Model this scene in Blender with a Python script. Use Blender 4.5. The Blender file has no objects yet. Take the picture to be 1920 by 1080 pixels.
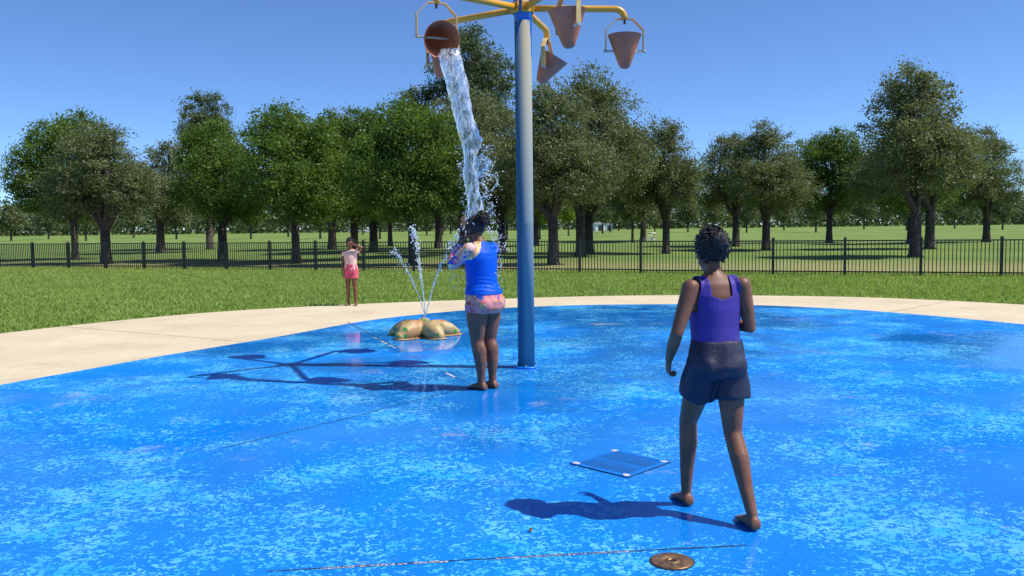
import bpy, math, random
import numpy as np
from mathutils import Vector, Matrix, Quaternion

random.seed(7)
rng = np.random.default_rng(7)
PI = math.pi
R = math.radians
scene = bpy.context.scene
COL = scene.collection

# ------------------------------------------------------------------ camera
CAM_H, FPX, HOR = 1.515, 1600.0, 425.0
PITCH = math.atan((540 - HOR) / FPX)
ROLL = R(-0.66)
cam_d = bpy.data.cameras.new('camera')
cam = bpy.data.objects.new('camera', cam_d)
COL.objects.link(cam)
cam_d.sensor_fit = 'HORIZONTAL'
cam_d.sensor_width = 36
cam_d.lens = FPX / 1920 * 36
cam_d.clip_start = 0.1
cam_d.clip_end = 3000
CM = Matrix.Translation((0, 0, CAM_H)) @ Matrix.Rotation(PI / 2 - PITCH, 4, 'X') @ Matrix.Rotation(ROLL, 4, 'Z')
cam.matrix_world = CM
scene.camera = cam

# ------------------------------------------------------------------ light
SUN_EL, SHADOW_BACK = R(55), R(8)
sun_dir = Vector((math.cos(SHADOW_BACK) * math.cos(SUN_EL), -math.sin(SHADOW_BACK) * math.cos(SUN_EL), math.sin(SUN_EL)))
world = bpy.data.worlds.new('World')
scene.world = world
world.use_nodes = True
wn = world.node_tree
wn.nodes.clear()
w_out = wn.nodes.new('ShaderNodeOutputWorld')
w_bg = wn.nodes.new('ShaderNodeBackground')
w_sky = wn.nodes.new('ShaderNodeTexSky')
w_sky.sky_type = 'NISHITA'
w_sky.sun_disc = False
w_sky.sun_elevation = SUN_EL
w_sky.sun_rotation = math.atan2(sun_dir.x, sun_dir.y)
w_sky.altitude = 3800
w_sky.air_density = 1.0
w_sky.dust_density = 0.0
w_sky.ozone_density = 10.0
w_bg.inputs['Strength'].default_value = 0.122
wn.links.new(w_sky.outputs[0], w_bg.inputs[0])
wn.links.new(w_bg.outputs[0], w_out.inputs[0])

sun_l = bpy.data.lights.new('sun', 'SUN')
sun_l.energy = 4.2
sun_l.angle = R(0.53)
sun_l.color = (1.0, 0.95, 0.86)
sun = bpy.data.objects.new('sun', sun_l)
sun.rotation_euler = (-sun_dir).to_track_quat('-Z', 'Y').to_euler()
sun.location = (20, -5, 30)
COL.objects.link(sun)

vs = scene.view_settings
vs.view_transform = 'Standard'
vs.look = 'None'
vs.exposure = 0.50
vs.gamma = 1.0
vs.use_curve_mapping = False
scene.render.engine = 'CYCLES'
scene.cycles.max_bounces = 10
scene.cycles.transmission_bounces = 8
scene.cycles.transparent_max_bounces = 12
scene.cycles.caustics_refractive = True
scene.cycles.caustics_reflective = False

# ------------------------------------------------------------------ helpers
def ray(x, y):
    v = Vector(((x - 960) / FPX, (540 - y) / FPX, -1.0))
    return (CM.to_3x3() @ v)
def ground(x, y, z=0.0):
    d = ray(x, y)
    t = (z - CAM_H) / d.z
    return Vector((0, 0, CAM_H)) + d * t
def at(x, y, Y):
    d = ray(x, y)
    return Vector((0, 0, CAM_H)) + d * (Y / d.y)

def tag(o, label=None, cat=None, group=None, kind=None):
    if label: o['label'] = label
    if cat: o['category'] = cat
    if group: o['group'] = group
    if kind: o['kind'] = kind
    return o
def empty(name, loc=(0, 0, 0), rz=0.0, **k):
    o = bpy.data.objects.new(name, None)
    o.empty_display_size = 0.1
    COL.objects.link(o)
    o.location = loc
    o.rotation_euler = (0, 0, rz)
    return tag(o, **k)
def link(name, me, parent=None, loc=None, rot=None, scale=None):
    o = bpy.data.objects.new(name, me)
    COL.objects.link(o)
    if parent: o.parent = parent
    if loc is not None: o.location = loc
    if rot is not None: o.rotation_euler = rot
    if scale is not None: o.scale = scale
    return o
def fast_mesh(name, V, F, mat, smooth=False):
    """V (n,3), F (m,k) arrays with constant k"""
    V = np.asarray(V, np.float32); F = np.asarray(F, np.int32)
    me = bpy.data.meshes.new(name)
    m, k = F.shape
    me.vertices.add(len(V)); me.vertices.foreach_set('co', V.ravel())
    me.loops.add(m * k); me.loops.foreach_set('vertex_index', F.ravel())
    me.polygons.add(m)
    me.polygons.foreach_set('loop_start', np.arange(0, m * k, k, dtype=np.int32))
    me.polygons.foreach_set('use_smooth', np.full(m, smooth))
    me.update(calc_edges=True)
    if mat: me.materials.append(mat)
    return me

def basis(d):
    d = Vector(d).normalized()
    a = Vector((0, 0, 1)) if abs(d.z) < 0.9 else Vector((1, 0, 0))
    u = d.cross(a).normalized()
    return u, d.cross(u).normalized(), d

class MB:
    def __init__(s): s.v = []; s.f = []
    def _grid(s, rings, closed_ends=True):
        n = len(rings[0]); b = len(s.v)
        for r in rings: s.v.extend([tuple(p) for p in r])
        for i in range(len(rings) - 1):
            for j in range(n):
                a = b + i * n + j; c = b + i * n + (j + 1) % n
                s.f.append((a, c, c + n, a + n))
        if closed_ends:
            s.f.append(tuple(b + j for j in range(n))[::-1])
            e = b + (len(rings) - 1) * n
            s.f.append(tuple(e + j for j in range(n)))
    def tube(s, pts, rad, n=12, cap=True):
        pts = [Vector(p) for p in pts]
        if not hasattr(rad, '__len__'): rad = [rad] * len(pts)
        u, w, d = basis(pts[1] - pts[0])
        rings = []
        T = []
        for i in range(len(pts)):
            if i == 0: t = pts[1] - pts[0]
            elif i == len(pts) - 1: t = pts[-1] - pts[-2]
            else: t = (pts[i + 1] - pts[i]).normalized() + (pts[i] - pts[i - 1]).normalized()
            T.append(t.normalized())
        def ring(c, r, uu, ww): return [c + (uu * math.cos(2 * PI * j / n) + ww * math.sin(2 * PI * j / n)) * r for j in range(n)]
        prev = T[0]
        frames = []
        for i, t in enumerate(T):
            q = prev.rotation_difference(t)
            u = q @ u; w = q @ w; prev = t
            frames.append((u.copy(), w.copy()))
        if cap:
            for a in (80, 50, 25):
                rings.append(ring(pts[0] - T[0] * rad[0] * math.sin(R(a)), rad[0] * math.cos(R(a)), *frames[0]))
        for i in range(len(pts)): rings.append(ring(pts[i], rad[i], *frames[i]))
        if cap:
            for a in (25, 50, 80):
                rings.append(ring(pts[-1] + T[-1] * rad[-1] * math.sin(R(a)), rad[-1] * math.cos(R(a)), *frames[-1]))
        s._grid(rings)
        return s
    def loft(s, secs, n=24):
        """secs: (center, u, v) with u,v half-axis vectors"""
        rings = []
        for c, u, v in secs:
            c, u, v = Vector(c), Vector(u), Vector(v)
            rings.append([c + u * math.cos(2 * PI * j / n) + v * math.sin(2 * PI * j / n) for j in range(n)])
        s._grid(rings)
        return s
    def ell(s, c, ax, ay, az, n=16, m=10):
        c = Vector(c)
        ax, ay, az = [Vector(a) for a in (ax, ay, az)]
        rings = []
        for i in range(m + 1):
            t = -PI / 2 + PI * (i + 0.02) / (m + 0.04)
            rings.append([c + ax * math.cos(t) * math.cos(2 * PI * j / n) + ay * math.cos(t) * math.sin(2 * PI * j / n) + az * math.sin(t) for j in range(n)])
        s._grid(rings)
        return s
    def box(s, c, h, rot=None):
        """centre c, half extents h, rot Matrix 3x3 (optional); slight bevel is left to a modifier"""
        b = len(s.v); c = Vector(c)
        for z in (-1, 1):
            for x, y in ((-1, -1), (1, -1), (1, 1), (-1, 1)):
                p = Vector((x * h[0], y * h[1], z * h[2]))
                if rot: p = rot @ p
                s.v.append(tuple(c + p))
        s.f += [(b + 3, b + 2, b + 1, b), (b + 4, b + 5, b + 6, b + 7)]
        for i in range(4):
            j = (i + 1) % 4
            s.f.append((b + i, b + j, b + j + 4, b + i + 4))
        return s
    def mesh(s, name, mat=None, smooth=True):
        me = bpy.data.meshes.new(name)
        me.from_pydata(s.v, [], s.f)
        if mat: me.materials.append(mat)
        if smooth: me.polygons.foreach_set('use_smooth', [True] * len(me.polygons))
        me.update()
        return me
    def build(s, name, mat=None, parent=None, smooth=True, remesh=None, sm=0, bevel=0, tf=None):
        o = link(name, s.mesh(name, mat, smooth), parent)
        if remesh:
            md = o.modifiers.new('r', 'REMESH'); md.mode = 'VOXEL'; md.voxel_size = remesh; md.use_smooth_shade = True
            if sm:
                ms = o.modifiers.new('s', 'SMOOTH'); ms.factor = 0.5; ms.iterations = sm
        if bevel:
            mv = o.modifiers.new('b', 'BEVEL'); mv.width = bevel; mv.segments = 2; mv.limit_method = 'ANGLE'; mv.angle_limit = R(40)
        if o.modifiers: bake(o, mat)
        return o
def bake(o, mat=None):
    dg = bpy.context.evaluated_depsgraph_get()
    dg.update()
    me = bpy.data.meshes.new_from_object(o.evaluated_get(dg))
    old = o.data
    o.modifiers.clear()
    o.data = me
    bpy.data.meshes.remove(old)
    if mat and len(me.materials) == 0: me.materials.append(mat)
    return o
def split_faces(o, masks):
    """splits object's mesh: masks = [(name, fn(center)->bool, mat, parent)], remaining faces stay"""
    me = o.data
    V = np.empty(len(me.vertices) * 3, np.float32); me.vertices.foreach_get('co', V); V = V.reshape(-1, 3)
    F = [tuple(p.vertices) for p in me.polygons]
    C = np.array([V[list(f)].mean(0) for f in F])
    left = np.ones(len(F), bool)
    out = []
    def sub(idx, name, mat):
        used = {}
        vv, ff = [], []
        for i in idx:
            g = []
            for k in F[i]:
                if k not in used: used[k] = len(vv); vv.append(tuple(V[k]))
                g.append(used[k])
            ff.append(g)
        m2 = bpy.data.meshes.new(name); m2.from_pydata(vv, [], ff)
        m2.materials.append(mat)
        m2.polygons.foreach_set('use_smooth', [True] * len(m2.polygons)); m2.update()
        return m2
    for name, fn, mat, parent in masks:
        sel = np.array([l and bool(fn(c)) for l, c in zip(left, C)])
        left &= ~sel
        if sel.any(): out.append(link(name, sub(np.nonzero(sel)[0], name, mat), parent))
    mat0 = me.materials[0]
    o.data = sub(np.nonzero(left)[0], o.name, mat0)
    return out

# ------------------------------------------------------------------ materials
def new_mat(name):
    m = bpy.data.materials.new(name); m.use_nodes = True
    nt = m.node_tree
    return m, nt, nt.nodes['Principled BSDF']
def nd(nt, typ, ins=None, **props):
    n = nt.nodes.new(typ)
    for k, v in props.items(): setattr(n, k, v)
    if ins:
        for k, v in ins.items():
            if hasattr(v, 'links') or isinstance(v, bpy.types.NodeSocket): nt.links.new(v, n.inputs[k])
            else: n.inputs[k].default_value = v
    return n
def ramp(nt, fac, stops, interp='LINEAR'):
    n = nt.nodes.new('ShaderNodeValToRGB')
    n.color_ramp.interpolation = interp
    e = n.color_ramp.elements
    while len(e) > 1: e.remove(e[-1])
    e[0].position, e[0].color = stops[0][0], (*stops[0][1], 1)
    for p, c in stops[1:]:
        x = e.new(p); x.color = (*c, 1)
    nt.links.new(fac, n.inputs[0])
    return n.outputs[0]
def g3(v): return (v, v, v)
def coords(nt, kind='Object'): return nt.nodes.new('ShaderNodeTexCoord').outputs[kind]
def noise(nt, vec, scale, detail=3.0, rough=0.5, dist=0.0):
    return nd(nt, 'ShaderNodeTexNoise', {'Vector': vec, 'Scale': scale, 'Detail': detail, 'Roughness': rough, 'Distortion': dist})
def mixc(nt, fac, a, b, blend='MIX'):
    n = nd(nt, 'ShaderNodeMix', data_type='RGBA', blend_type=blend)
    for i, v in ((0, fac), (6, a), (7, b)):
        if isinstance(v, bpy.types.NodeSocket): nt.links.new(v, n.inputs[i])
        elif i == 0: n.inputs[0].default_value = v
        else: n.inputs[i].default_value = (*v, 1)
    return n.outputs[2]
def math_(nt, op, a, b=0.0, c=0.0):
    n = nd(nt, 'ShaderNodeMath', operation=op)
    for i, v in enumerate((a, b, c)):
        if isinstance(v, bpy.types.NodeSocket): nt.links.new(v, n.inputs[i])
        else: n.inputs[i].default_value = v
    return n.outputs[0]
def bump(nt, b, height, strength, dist):
    n = nd(nt, 'ShaderNodeBump', {'Height': height, 'Strength': strength, 'Distance': dist})
    nt.links.new(n.outputs[0], b.inputs['Normal'])
def mapping(nt, vec, scale): return nd(nt, 'ShaderNodeMapping', {'Vector': vec, 'Scale': scale}).outputs[0]

def simple(name, col, rough=0.5, metal=0.0, var=0.25, nscale=8.0, bmp=0.0, bscale=60.0, bdist=0.003, spec=0.5):
    m, nt, b = new_mat(name)
    c = coords(nt)
    n = noise(nt, c, nscale, 5.0, 0.6)
    lo = tuple(x * (1 - var) for x in col); hi = tuple(min(1, x * (1 + var)) for x in col)
    nt.links.new(ramp(nt, n.outputs[0], [(0.3, lo), (0.7, hi)]), b.inputs['Base Color'])
    nt.links.new(ramp(nt, n.outputs[0], [(0.3, g3(max(0.02, rough - 0.08))), (0.7, g3(min(1, rough + 0.08)))]), b.inputs['Roughness'])
    b.inputs['Metallic'].default_value = metal
    b.inputs['Specular IOR Level'].default_value = spec
    if bmp: bump(nt, b, noise(nt, c, bscale, 4.0, 0.6).outputs[0], bmp, bdist)
    return m

PZ_W = 0.012
def mat_pad():
    m, nt, b = new_mat('worn_blue_pad_paint')
    c = coords(nt)
    # low-frequency wear map decides where paint has flaked
    low = noise(nt, c, 0.75, 3.0, 0.55, 0.4).outputs[0]
    mid = noise(nt, c, 2.6, 3.0, 0.6).outputs[0]
    dens = math_(nt, 'ADD', math_(nt, 'MULTIPLY', low, 0.62), math_(nt, 'MULTIPLY', mid, 0.38))
    fl = noise(nt, c, 27.0, 2.5, 0.55, 1.1).outputs[0]
    fl2 = noise(nt, c, 75.0, 2.0, 0.5, 0.6).outputs[0]
    fsum = math_(nt, 'ADD', math_(nt, 'MULTIPLY', fl, 0.72), math_(nt, 'MULTIPLY', fl2, 0.28))
    d2 = math_(nt, 'MULTIPLY', math_(nt, 'SUBTRACT', dens, 0.5), 0.80)
    fm = math_(nt, 'ADD', fsum, d2)
    flake = ramp(nt, fm, [(0.552, g3(0)), (0.568, g3(1))])
    # paint tone
    pn = noise(nt, c, 0.9, 4.0, 0.6).outputs[0]
    paint = ramp(nt, pn, [(0.3, (0.000, 0.150, 0.56)), (0.7, (0.000, 0.185, 0.66))])
    bl_ = ramp(nt, noise(nt, c, 0.33, 5.0, 0.6, 0.5).outputs[0], [(0.42, g3(0)), (0.62, g3(0.6))])
    paint = mixc(nt, bl_, paint, (0.012, 0.225, 0.68))
    sc_ = ramp(nt, noise(nt, mapping(nt, c, (0.35, 1.6, 1.0)), 26.0, 6.0, 0.8, 0.4).outputs[0], [(0.62, g3(0)), (0.72, g3(0.2))])
    paint = mixc(nt, sc_, paint, (0.06, 0.22, 0.42))
    under = ramp(nt, noise(nt, c, 5.0, 3.0).outputs[0], [(0.35, (0.025, 0.36, 0.68)), (0.7, (0.13, 0.48, 0.76))])
    col = mixc(nt, flake, paint, under)
    # scattered grey-pink bare patches
    bare_n = noise(nt, c, 1.1, 5.0, 0.7, 0.3).outputs[0]
    bare_f = noise(nt, c, 30.0, 4.0, 0.7).outputs[0]
    bare = ramp(nt, math_(nt, 'ADD', bare_n, math_(nt, 'MULTIPLY', math_(nt, 'SUBTRACT', bare_f, 0.5), 0.35)), [(0.62, g3(0)), (0.72, g3(0.6))])
    col = mixc(nt, bare, col, (0.36, 0.42, 0.52))
    nt.links.new(col, b.inputs['Base Color'])
    wet = noise(nt, c, 0.38, 4.0, 0.6, 0.3).outputs[0]
    # standing water where the bucket empties and round the starfish, plus scattered damp areas
    wsum = ramp(nt, wet, [(0.42, g3(1)), (0.58, g3(0))])
    wsum_v = math_(nt, 'ADD', wsum, 0.0)
    for (wx, wy, wr_) in ((-0.25, 8.0, 1.5), (-1.2, 11.8, 1.6), (2.5, 14.0, 2.4)):
        dd = nd(nt, 'ShaderNodeVectorMath', {0: c, 1: (wx, wy, PZ_W)}, operation='DISTANCE').outputs['Value']
        dd = math_(nt, 'ADD', dd, math_(nt, 'MULTIPLY', math_(nt, 'SUBTRACT', noise(nt, c, 1.6, 4.0, 0.65).outputs[0], 0.5), 2.2))
        wsum_v = math_(nt, 'MAXIMUM', wsum_v, nd(nt, 'ShaderNodeMapRange', {'Value': dd, 'From Min': wr_ * 0.75, 'From Max': wr_, 'To Min': 1.0, 'To Max': 0.0}).outputs[0])
    wetm = wsum_v
    wr = ramp(nt, wetm, [(0.0, g3(0.45)), (1.0, g3(0.06))])
    rough = mixc(nt, math_(nt, 'MULTIPLY', flake, 0.5), wr, g3(0.45))
    nt.links.new(rough, b.inputs['Roughness'])
    nt.links.new(ramp(nt, wetm, [(0.0, g3(0.10)), (1.0, g3(0.5))]), b.inputs['Specular IOR Level'])
    h = math_(nt, 'ADD', math_(nt, 'MULTIPLY', flake, -0.5), math_(nt, 'MULTIPLY', noise(nt, c, 9.0, 5.0, 0.6).outputs[0], 0.6))
    bump(nt, b, h, 0.22, 0.004)
    return m

def mat_concrete():
    m, nt, b = new_mat('tan_broomed_concrete')
    c = coords(nt)
    n1 = noise(nt, c, 0.7, 5.0, 0.6).outputs[0]; n2 = noise(nt, c, 14.0, 5.0, 0.7).outputs[0]
    a = ramp(nt, n1, [(0.3, (0.53, 0.43, 0.28)), (0.7, (0.66, 0.56, 0.39))])
    col = mixc(nt, 0.3, a, ramp(nt, n2, [(0.3, (0.42, 0.34, 0.23)), (0.7, (0.72, 0.63, 0.46))]))
    stain = ramp(nt, noise(nt, c, 1.3, 6.0, 0.7, 0.5).outputs[0], [(0.52, g3(0)), (0.72, g3(0.45))])
    col = mixc(nt, stain, col, (0.36, 0.29, 0.19))
    nt.links.new(col, b.inputs['Base Color'])
    b.inputs['Roughness'].default_value = 0.8
    bump(nt, b, noise(nt, c, 60.0, 4.0, 0.7).outputs[0], 0.4, 0.004)
    return m

def mat_ground():
    m, nt, b = new_mat('park_grass_ground')
    c = coords(nt)
    n1 = noise(nt, c, 0.12, 5.0, 0.6).outputs[0]
    n2 = noise(nt, c, 2.5, 5.0, 0.7).outputs[0]
    n3 = noise(nt, c, 18.0, 4.0, 0.7).outputs[0]
    a = ramp(nt, n1, [(0.32, (0.115, 0.190, 0.040)), (0.68, (0.215, 0.290, 0.075))])
    fine = ramp(nt, n3, [(0.3, g3(0.6)), (0.7, g3(1.3))])
    a = mixc(nt, 1.0, a, fine, 'MULTIPLY')
    # thin dry turf behind the fence
    sep = nd(nt, 'ShaderNodeSeparateXYZ', {'Vector': c})
    ln = math_(nt, 'ADD', sep.outputs[1], math_(nt, 'MULTIPLY', sep.outputs[0], 0.30))
    ln = math_(nt, 'ADD', ln, math_(nt, 'MULTIPLY', math_(nt, 'SUBTRACT', noise(nt, c, 0.25, 3.0).outputs[0], 0.5), 9.0))
    up = nd(nt, 'ShaderNodeMapRange', {'Value': ln, 'From Min': 28.0, 'From Max': 30.0})
    dn = nd(nt, 'ShaderNodeMapRange', {'Value': ln, 'From Min': 34.0, 'From Max': 39.0, 'To Min': 1.0, 'To Max': 0.0})
    msk = math_(nt, 'MULTIPLY', up.outputs[0], dn.outputs[0])
    msk = math_(nt, 'MULTIPLY', msk, ramp(nt, n2, [(0.3, g3(0.45)), (0.65, g3(1.0))]))
    straw = ramp(nt, n3, [(0.3, (0.26, 0.23, 0.10)), (0.7, (0.44, 0.38, 0.19))])
    col = mixc(nt, math_(nt, 'MULTIPLY', msk, 0.8), a, straw)
    nt.links.new(col, b.inputs['Base Color'])
    b.inputs['Roughness'].default_value = 0.9
    b.inputs['Specular IOR Level'].default_value = 0.15
    bump(nt, b, math_(nt, 'ADD', n2, n3), 0.8, 0.06)
    return m

def mat_leaf(name, dark, light, trans=0.35, rough=0.45):
    m, nt, b = new_mat(name)
    geo = nt.nodes.new('ShaderNodeNewGeometry')
    c = coords(nt)
    cl = noise(nt, c, 0.8, 2.0).outputs[0]
    f = math_(nt, 'ADD', math_(nt, 'MULTIPLY', geo.outputs['Random Per Island'], 0.45), math_(nt, 'MULTIPLY', cl, 0.65))
    col = ramp(nt, f, [(0.1, dark), (0.85, light)])
    nt.links.new(col, b.inputs['Base Color'])
    b.inputs['Roughness'].default_value = rough
    b.inputs['Specular IOR Level'].default_value = 0.22
    tr = nd(nt, 'ShaderNodeBsdfTranslucent', {'Color': mixc(nt, 1.0, col, (1.25, 1.3, 0.6), 'MULTIPLY')})
    mx = nd(nt, 'ShaderNodeMixShader', {'Fac': trans})
    nt.links.new(b.outputs[0], mx.inputs[1]); nt.links.new(tr.outputs[0], mx.inputs[2])
    nt.links.new(mx.outputs[0], nt.nodes['Material Output'].inputs[0])
    return m

def mat_water(name, foam=0.3, fscale=22.0, stretch=(1, 1, 0.25), lo=0.46, hi=0.60):
    m, nt, b = new_mat(name)
    b.inputs['Base Color'].default_value = (0.96, 0.985, 1.0, 1)
    b.inputs['Roughness'].default_value = 0.02
    b.inputs['IOR'].default_value = 1.33
    b.inputs['Transmission Weight'].default_value = 1.0
    c = mapping(nt, coords(nt), stretch)
    n = noise(nt, c, fscale, 5.0, 0.65, 1.2).outputs[0]
    fm = ramp(nt, n, [(lo, g3(0.04)), (hi, g3(foam))])
    d = nd(nt, 'ShaderNodeBsdfDiffuse', {'Color': (0.93, 0.96, 0.97, 1)})
    t = nd(nt, 'ShaderNodeBsdfTranslucent', {'Color': (0.93, 0.96, 0.97, 1)})
    m1 = nd(nt, 'ShaderNodeMixShader', {'Fac': 0.5}); nt.links.new(d.outputs[0], m1.inputs[1]); nt.links.new(t.outputs[0], m1.inputs[2])
    m2 = nd(nt, 'ShaderNodeMixShader', {'Fac': fm}); nt.links.new(b.outputs[0], m2.inputs[1]); nt.links.new(m1.outputs[0], m2.inputs[2])
    nt.links.new(m2.outputs[0], nt.nodes['Material Output'].inputs[0])
    bump(nt, b, noise(nt, c, fscale * 1.6, 4.0, 0.6, 0.8).outputs[0], 0.5, 0.01)
    return m

def mat_floral(name, base, stops, scale):
    m, nt, b = new_mat(name)
    c = coords(nt)
    wv = noise(nt, c, scale * 0.9, 2.0)
    vec = nd(nt, 'ShaderNodeVectorMath', {0: c, 1: nd(nt, 'ShaderNodeVectorMath', {0: wv.outputs[1], 1: (0.05, 0.05, 0.05)}, operation='MULTIPLY').outputs[0]}, operation='ADD').outputs[0]
    v = nd(nt, 'ShaderNodeTexVoronoi', {'Vector': vec, 'Scale': scale, 'Randomness': 1.0})
    sep = nd(nt, 'ShaderNodeSeparateColor', {'Color': v.outputs['Color']})
    col = ramp(nt, sep.outputs[0], stops, 'CONSTANT')
    ed = nd(nt, 'ShaderNodeTexVoronoi', {'Vector': vec, 'Scale': scale * 2.4, 'Randomness': 1.0})
    s2 = nd(nt, 'ShaderNodeSeparateColor', {'Color': ed.outputs['Color']})
    pet = ramp(nt, s2.outputs[1], [(0.0, g3(0)), (0.62, g3(0)), (0.64, g3(1))], 'CONSTANT')
    col = mixc(nt, pet, col, ramp(nt, s2.outputs[2], [(0.0, base)] + [(0.2 + 0.2 * i, stops[j][1]) for i, j in enumerate((0, 1, 3, 4))], 'CONSTANT'))
    nt.links.new(col, b.inputs['Base Color'])
    b.inputs['Roughness'].default_value = 0.55
    bump(nt, b, noise(nt, c, 35.0, 3.0).outputs[0], 0.25, 0.004)
    return m

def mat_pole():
    m, nt, b = new_mat('faded_and_sunlit_blue_pole_paint')
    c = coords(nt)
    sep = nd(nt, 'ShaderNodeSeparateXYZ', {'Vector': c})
    # faded paint with the sunlit side put into the colour, facing right-front; uneven edge
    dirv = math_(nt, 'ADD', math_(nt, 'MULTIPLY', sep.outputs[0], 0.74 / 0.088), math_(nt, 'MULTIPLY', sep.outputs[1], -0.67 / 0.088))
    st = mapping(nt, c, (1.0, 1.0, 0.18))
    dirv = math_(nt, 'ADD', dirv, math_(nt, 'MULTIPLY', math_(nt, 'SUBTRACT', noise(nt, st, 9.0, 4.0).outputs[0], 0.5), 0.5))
    fade_and_lit = ramp(nt, dirv, [(0.12, g3(0)), (0.70, g3(1))])
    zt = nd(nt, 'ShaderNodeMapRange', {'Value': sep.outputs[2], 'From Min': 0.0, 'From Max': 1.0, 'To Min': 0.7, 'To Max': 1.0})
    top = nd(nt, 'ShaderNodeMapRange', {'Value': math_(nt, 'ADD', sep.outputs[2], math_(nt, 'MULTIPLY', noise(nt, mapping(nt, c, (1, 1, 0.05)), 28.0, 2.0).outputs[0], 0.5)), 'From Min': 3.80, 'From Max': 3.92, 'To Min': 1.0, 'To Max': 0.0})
    f = math_(nt, 'MULTIPLY', math_(nt, 'MULTIPLY', fade_and_lit, zt.outputs[0]), top.outputs[0])
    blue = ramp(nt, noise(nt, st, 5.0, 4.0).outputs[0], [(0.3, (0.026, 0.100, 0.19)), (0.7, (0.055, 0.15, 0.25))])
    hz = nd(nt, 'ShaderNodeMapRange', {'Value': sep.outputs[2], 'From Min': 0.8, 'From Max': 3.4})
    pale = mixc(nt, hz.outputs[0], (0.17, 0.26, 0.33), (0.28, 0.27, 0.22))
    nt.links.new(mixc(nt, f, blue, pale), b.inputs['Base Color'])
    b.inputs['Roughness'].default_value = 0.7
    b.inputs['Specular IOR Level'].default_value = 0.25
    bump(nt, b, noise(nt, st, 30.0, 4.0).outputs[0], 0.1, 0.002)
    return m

def mat_star():
    m, nt, b = new_mat('painted_starfish_shell')
    c = coords(nt)
    n = noise(nt, c, 5.0, 5.0, 0.65).outputs[0]
    col = ramp(nt, n, [(0.36, (0.40, 0.17, 0.06)), (0.5, (0.47, 0.30, 0.13)), (0.66, (0.42, 0.34, 0.15))])
    v = nd(nt, 'ShaderNodeTexVoronoi', {'Vector': c, 'Scale': 9.0, 'Randomness': 0.7})
    spot = ramp(nt, v.outputs['Distance'], [(0.30, g3(1)), (0.36, g3(0))])
    s2 = nd(nt, 'ShaderNodeSeparateColor', {'Color': v.outputs['Color']})
    keep = ramp(nt, s2.outputs[0], [(0.0, g3(1)), (0.6, g3(0))], 'CONSTANT')
    col = mixc(nt, math_(nt, 'MULTIPLY', spot, keep), col, (0.055, 0.25, 0.05))
    wear = ramp(nt, noise(nt, c, 11.0, 5.0, 0.75, 0.6).outputs[0], [(0.62, g3(0)), (0.66, g3(1))])
    col = mixc(nt, wear, col, (0.06, 0.04, 0.03))
    nt.links.new(col, b.inputs['Base Color'])
    b.inputs['Roughness'].default_value = 0.5
    bump(nt, b, n, 0.2, 0.01)
    return m

def mat_skin(name, col):
    m, nt, b = new_mat(name)
    c = coords(nt)
    n = noise(nt, c, 9.0, 5.0, 0.6).outputs[0]
    nt.links.new(ramp(nt, n, [(0.3, tuple(x * 0.78 for x in col)), (0.7, tuple(x * 1.2 for x in col))]), b.inputs['Base Color'])
    b.inputs['Roughness'].default_value = 0.5
    b.inputs['Specular IOR Level'].default_value = 0.35
    b.inputs['Subsurface Weight'].default_value = 0.12
    b.inputs['Subsurface Radius'].default_value = (0.02, 0.008, 0.004)
    bump(nt, b, noise(nt, c, 120.0, 3.0).outputs[0], 0.12, 0.001)
    return m
def mat_hair(name, col):
    m, nt, b = new_mat(name)
    c = coords(nt)
    n = noise(nt, mapping(nt, c, (1, 1, 0.35)), 90.0, 4.0, 0.7, 0.8).outputs[0]
    nt.links.new(ramp(nt, n, [(0.3, tuple(x * 0.4 for x in col)), (0.7, tuple(x * 1.6 for x in col))]), b.inputs['Base Color'])
    b.inputs['Roughness'].default_value = 0.55
    bump(nt, b, n, 0.8, 0.01)
    return m

M = {}
M['pad'] = mat_pad()
M['concrete'] = mat_concrete()
M['ground'] = mat_ground()
M['blade'] = mat_leaf('lawn_blade', (0.165, 0.260, 0.045), (0.370, 0.470, 0.135), 0.4, 0.6)
M['leaf_oak'] = mat_leaf('grey_green_oak_leaf', (0.070, 0.092, 0.040), (0.215, 0.245, 0.118), 0.28, 0.5)
M['leaf_elm'] = mat_leaf('fresh_green_leaf', (0.045, 0.095, 0.018), (0.160, 0.245, 0.050), 0.38, 0.45)
M['leaf_pine'] = mat_leaf('dark_pine_needle', (0.042, 0.072, 0.034), (0.150, 0.190, 0.085), 0.22, 0.5)
M['leaf_lime'] = mat_leaf('yellow_green_leaf', (0.10, 0.17, 0.015), (0.26, 0.34, 0.04), 0.45, 0.45)
M['bark'] = simple('dark_bark', (0.070, 0.052, 0.042), 0.9, var=0.45, nscale=9, bmp=0.9, bscale=14, bdist=0.03)
M['fence'] = simple('black_fence_paint', (0.012, 0.013, 0.016), 0.35, var=0.3)
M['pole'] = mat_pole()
M['blue_cap'] = simple('fresh_blue_paint', (0.006, 0.13, 0.52), 0.3, var=0.2)
M['yellow'] = simple('yellow_pipe_paint', (0.66, 0.33, 0.028), 0.35, var=0.16, nscale=4)
M['hanger'] = simple('faded_yellow_bracket_paint', (0.62, 0.42, 0.17), 0.5, var=0.25, nscale=6)
M['axle'] = simple('pale_steel_bar', (0.55, 0.50, 0.44), 0.45, metal=0.3)
M['bucket'] = simple('terracotta_bucket_plastic', (0.46, 0.145, 0.072), 0.5, var=0.22, nscale=5, bmp=0.1, bscale=20)
M['steel'] = simple('stainless_steel', (0.55, 0.56, 0.58), 0.3, metal=0.9)
M['dark_steel'] = simple('dull_dark_nozzle', (0.10, 0.09, 0.09), 0.4, metal=0.6)
M['star'] = mat_star()
M['water'] = mat_water('poured_water', 0.72, 30.0, (1, 1, 0.2), 0.48, 0.58)
M['spray'] = mat_water('spray_water', 0.9, 40.0, (1, 1, 0.6), 0.36, 0.5)
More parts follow.
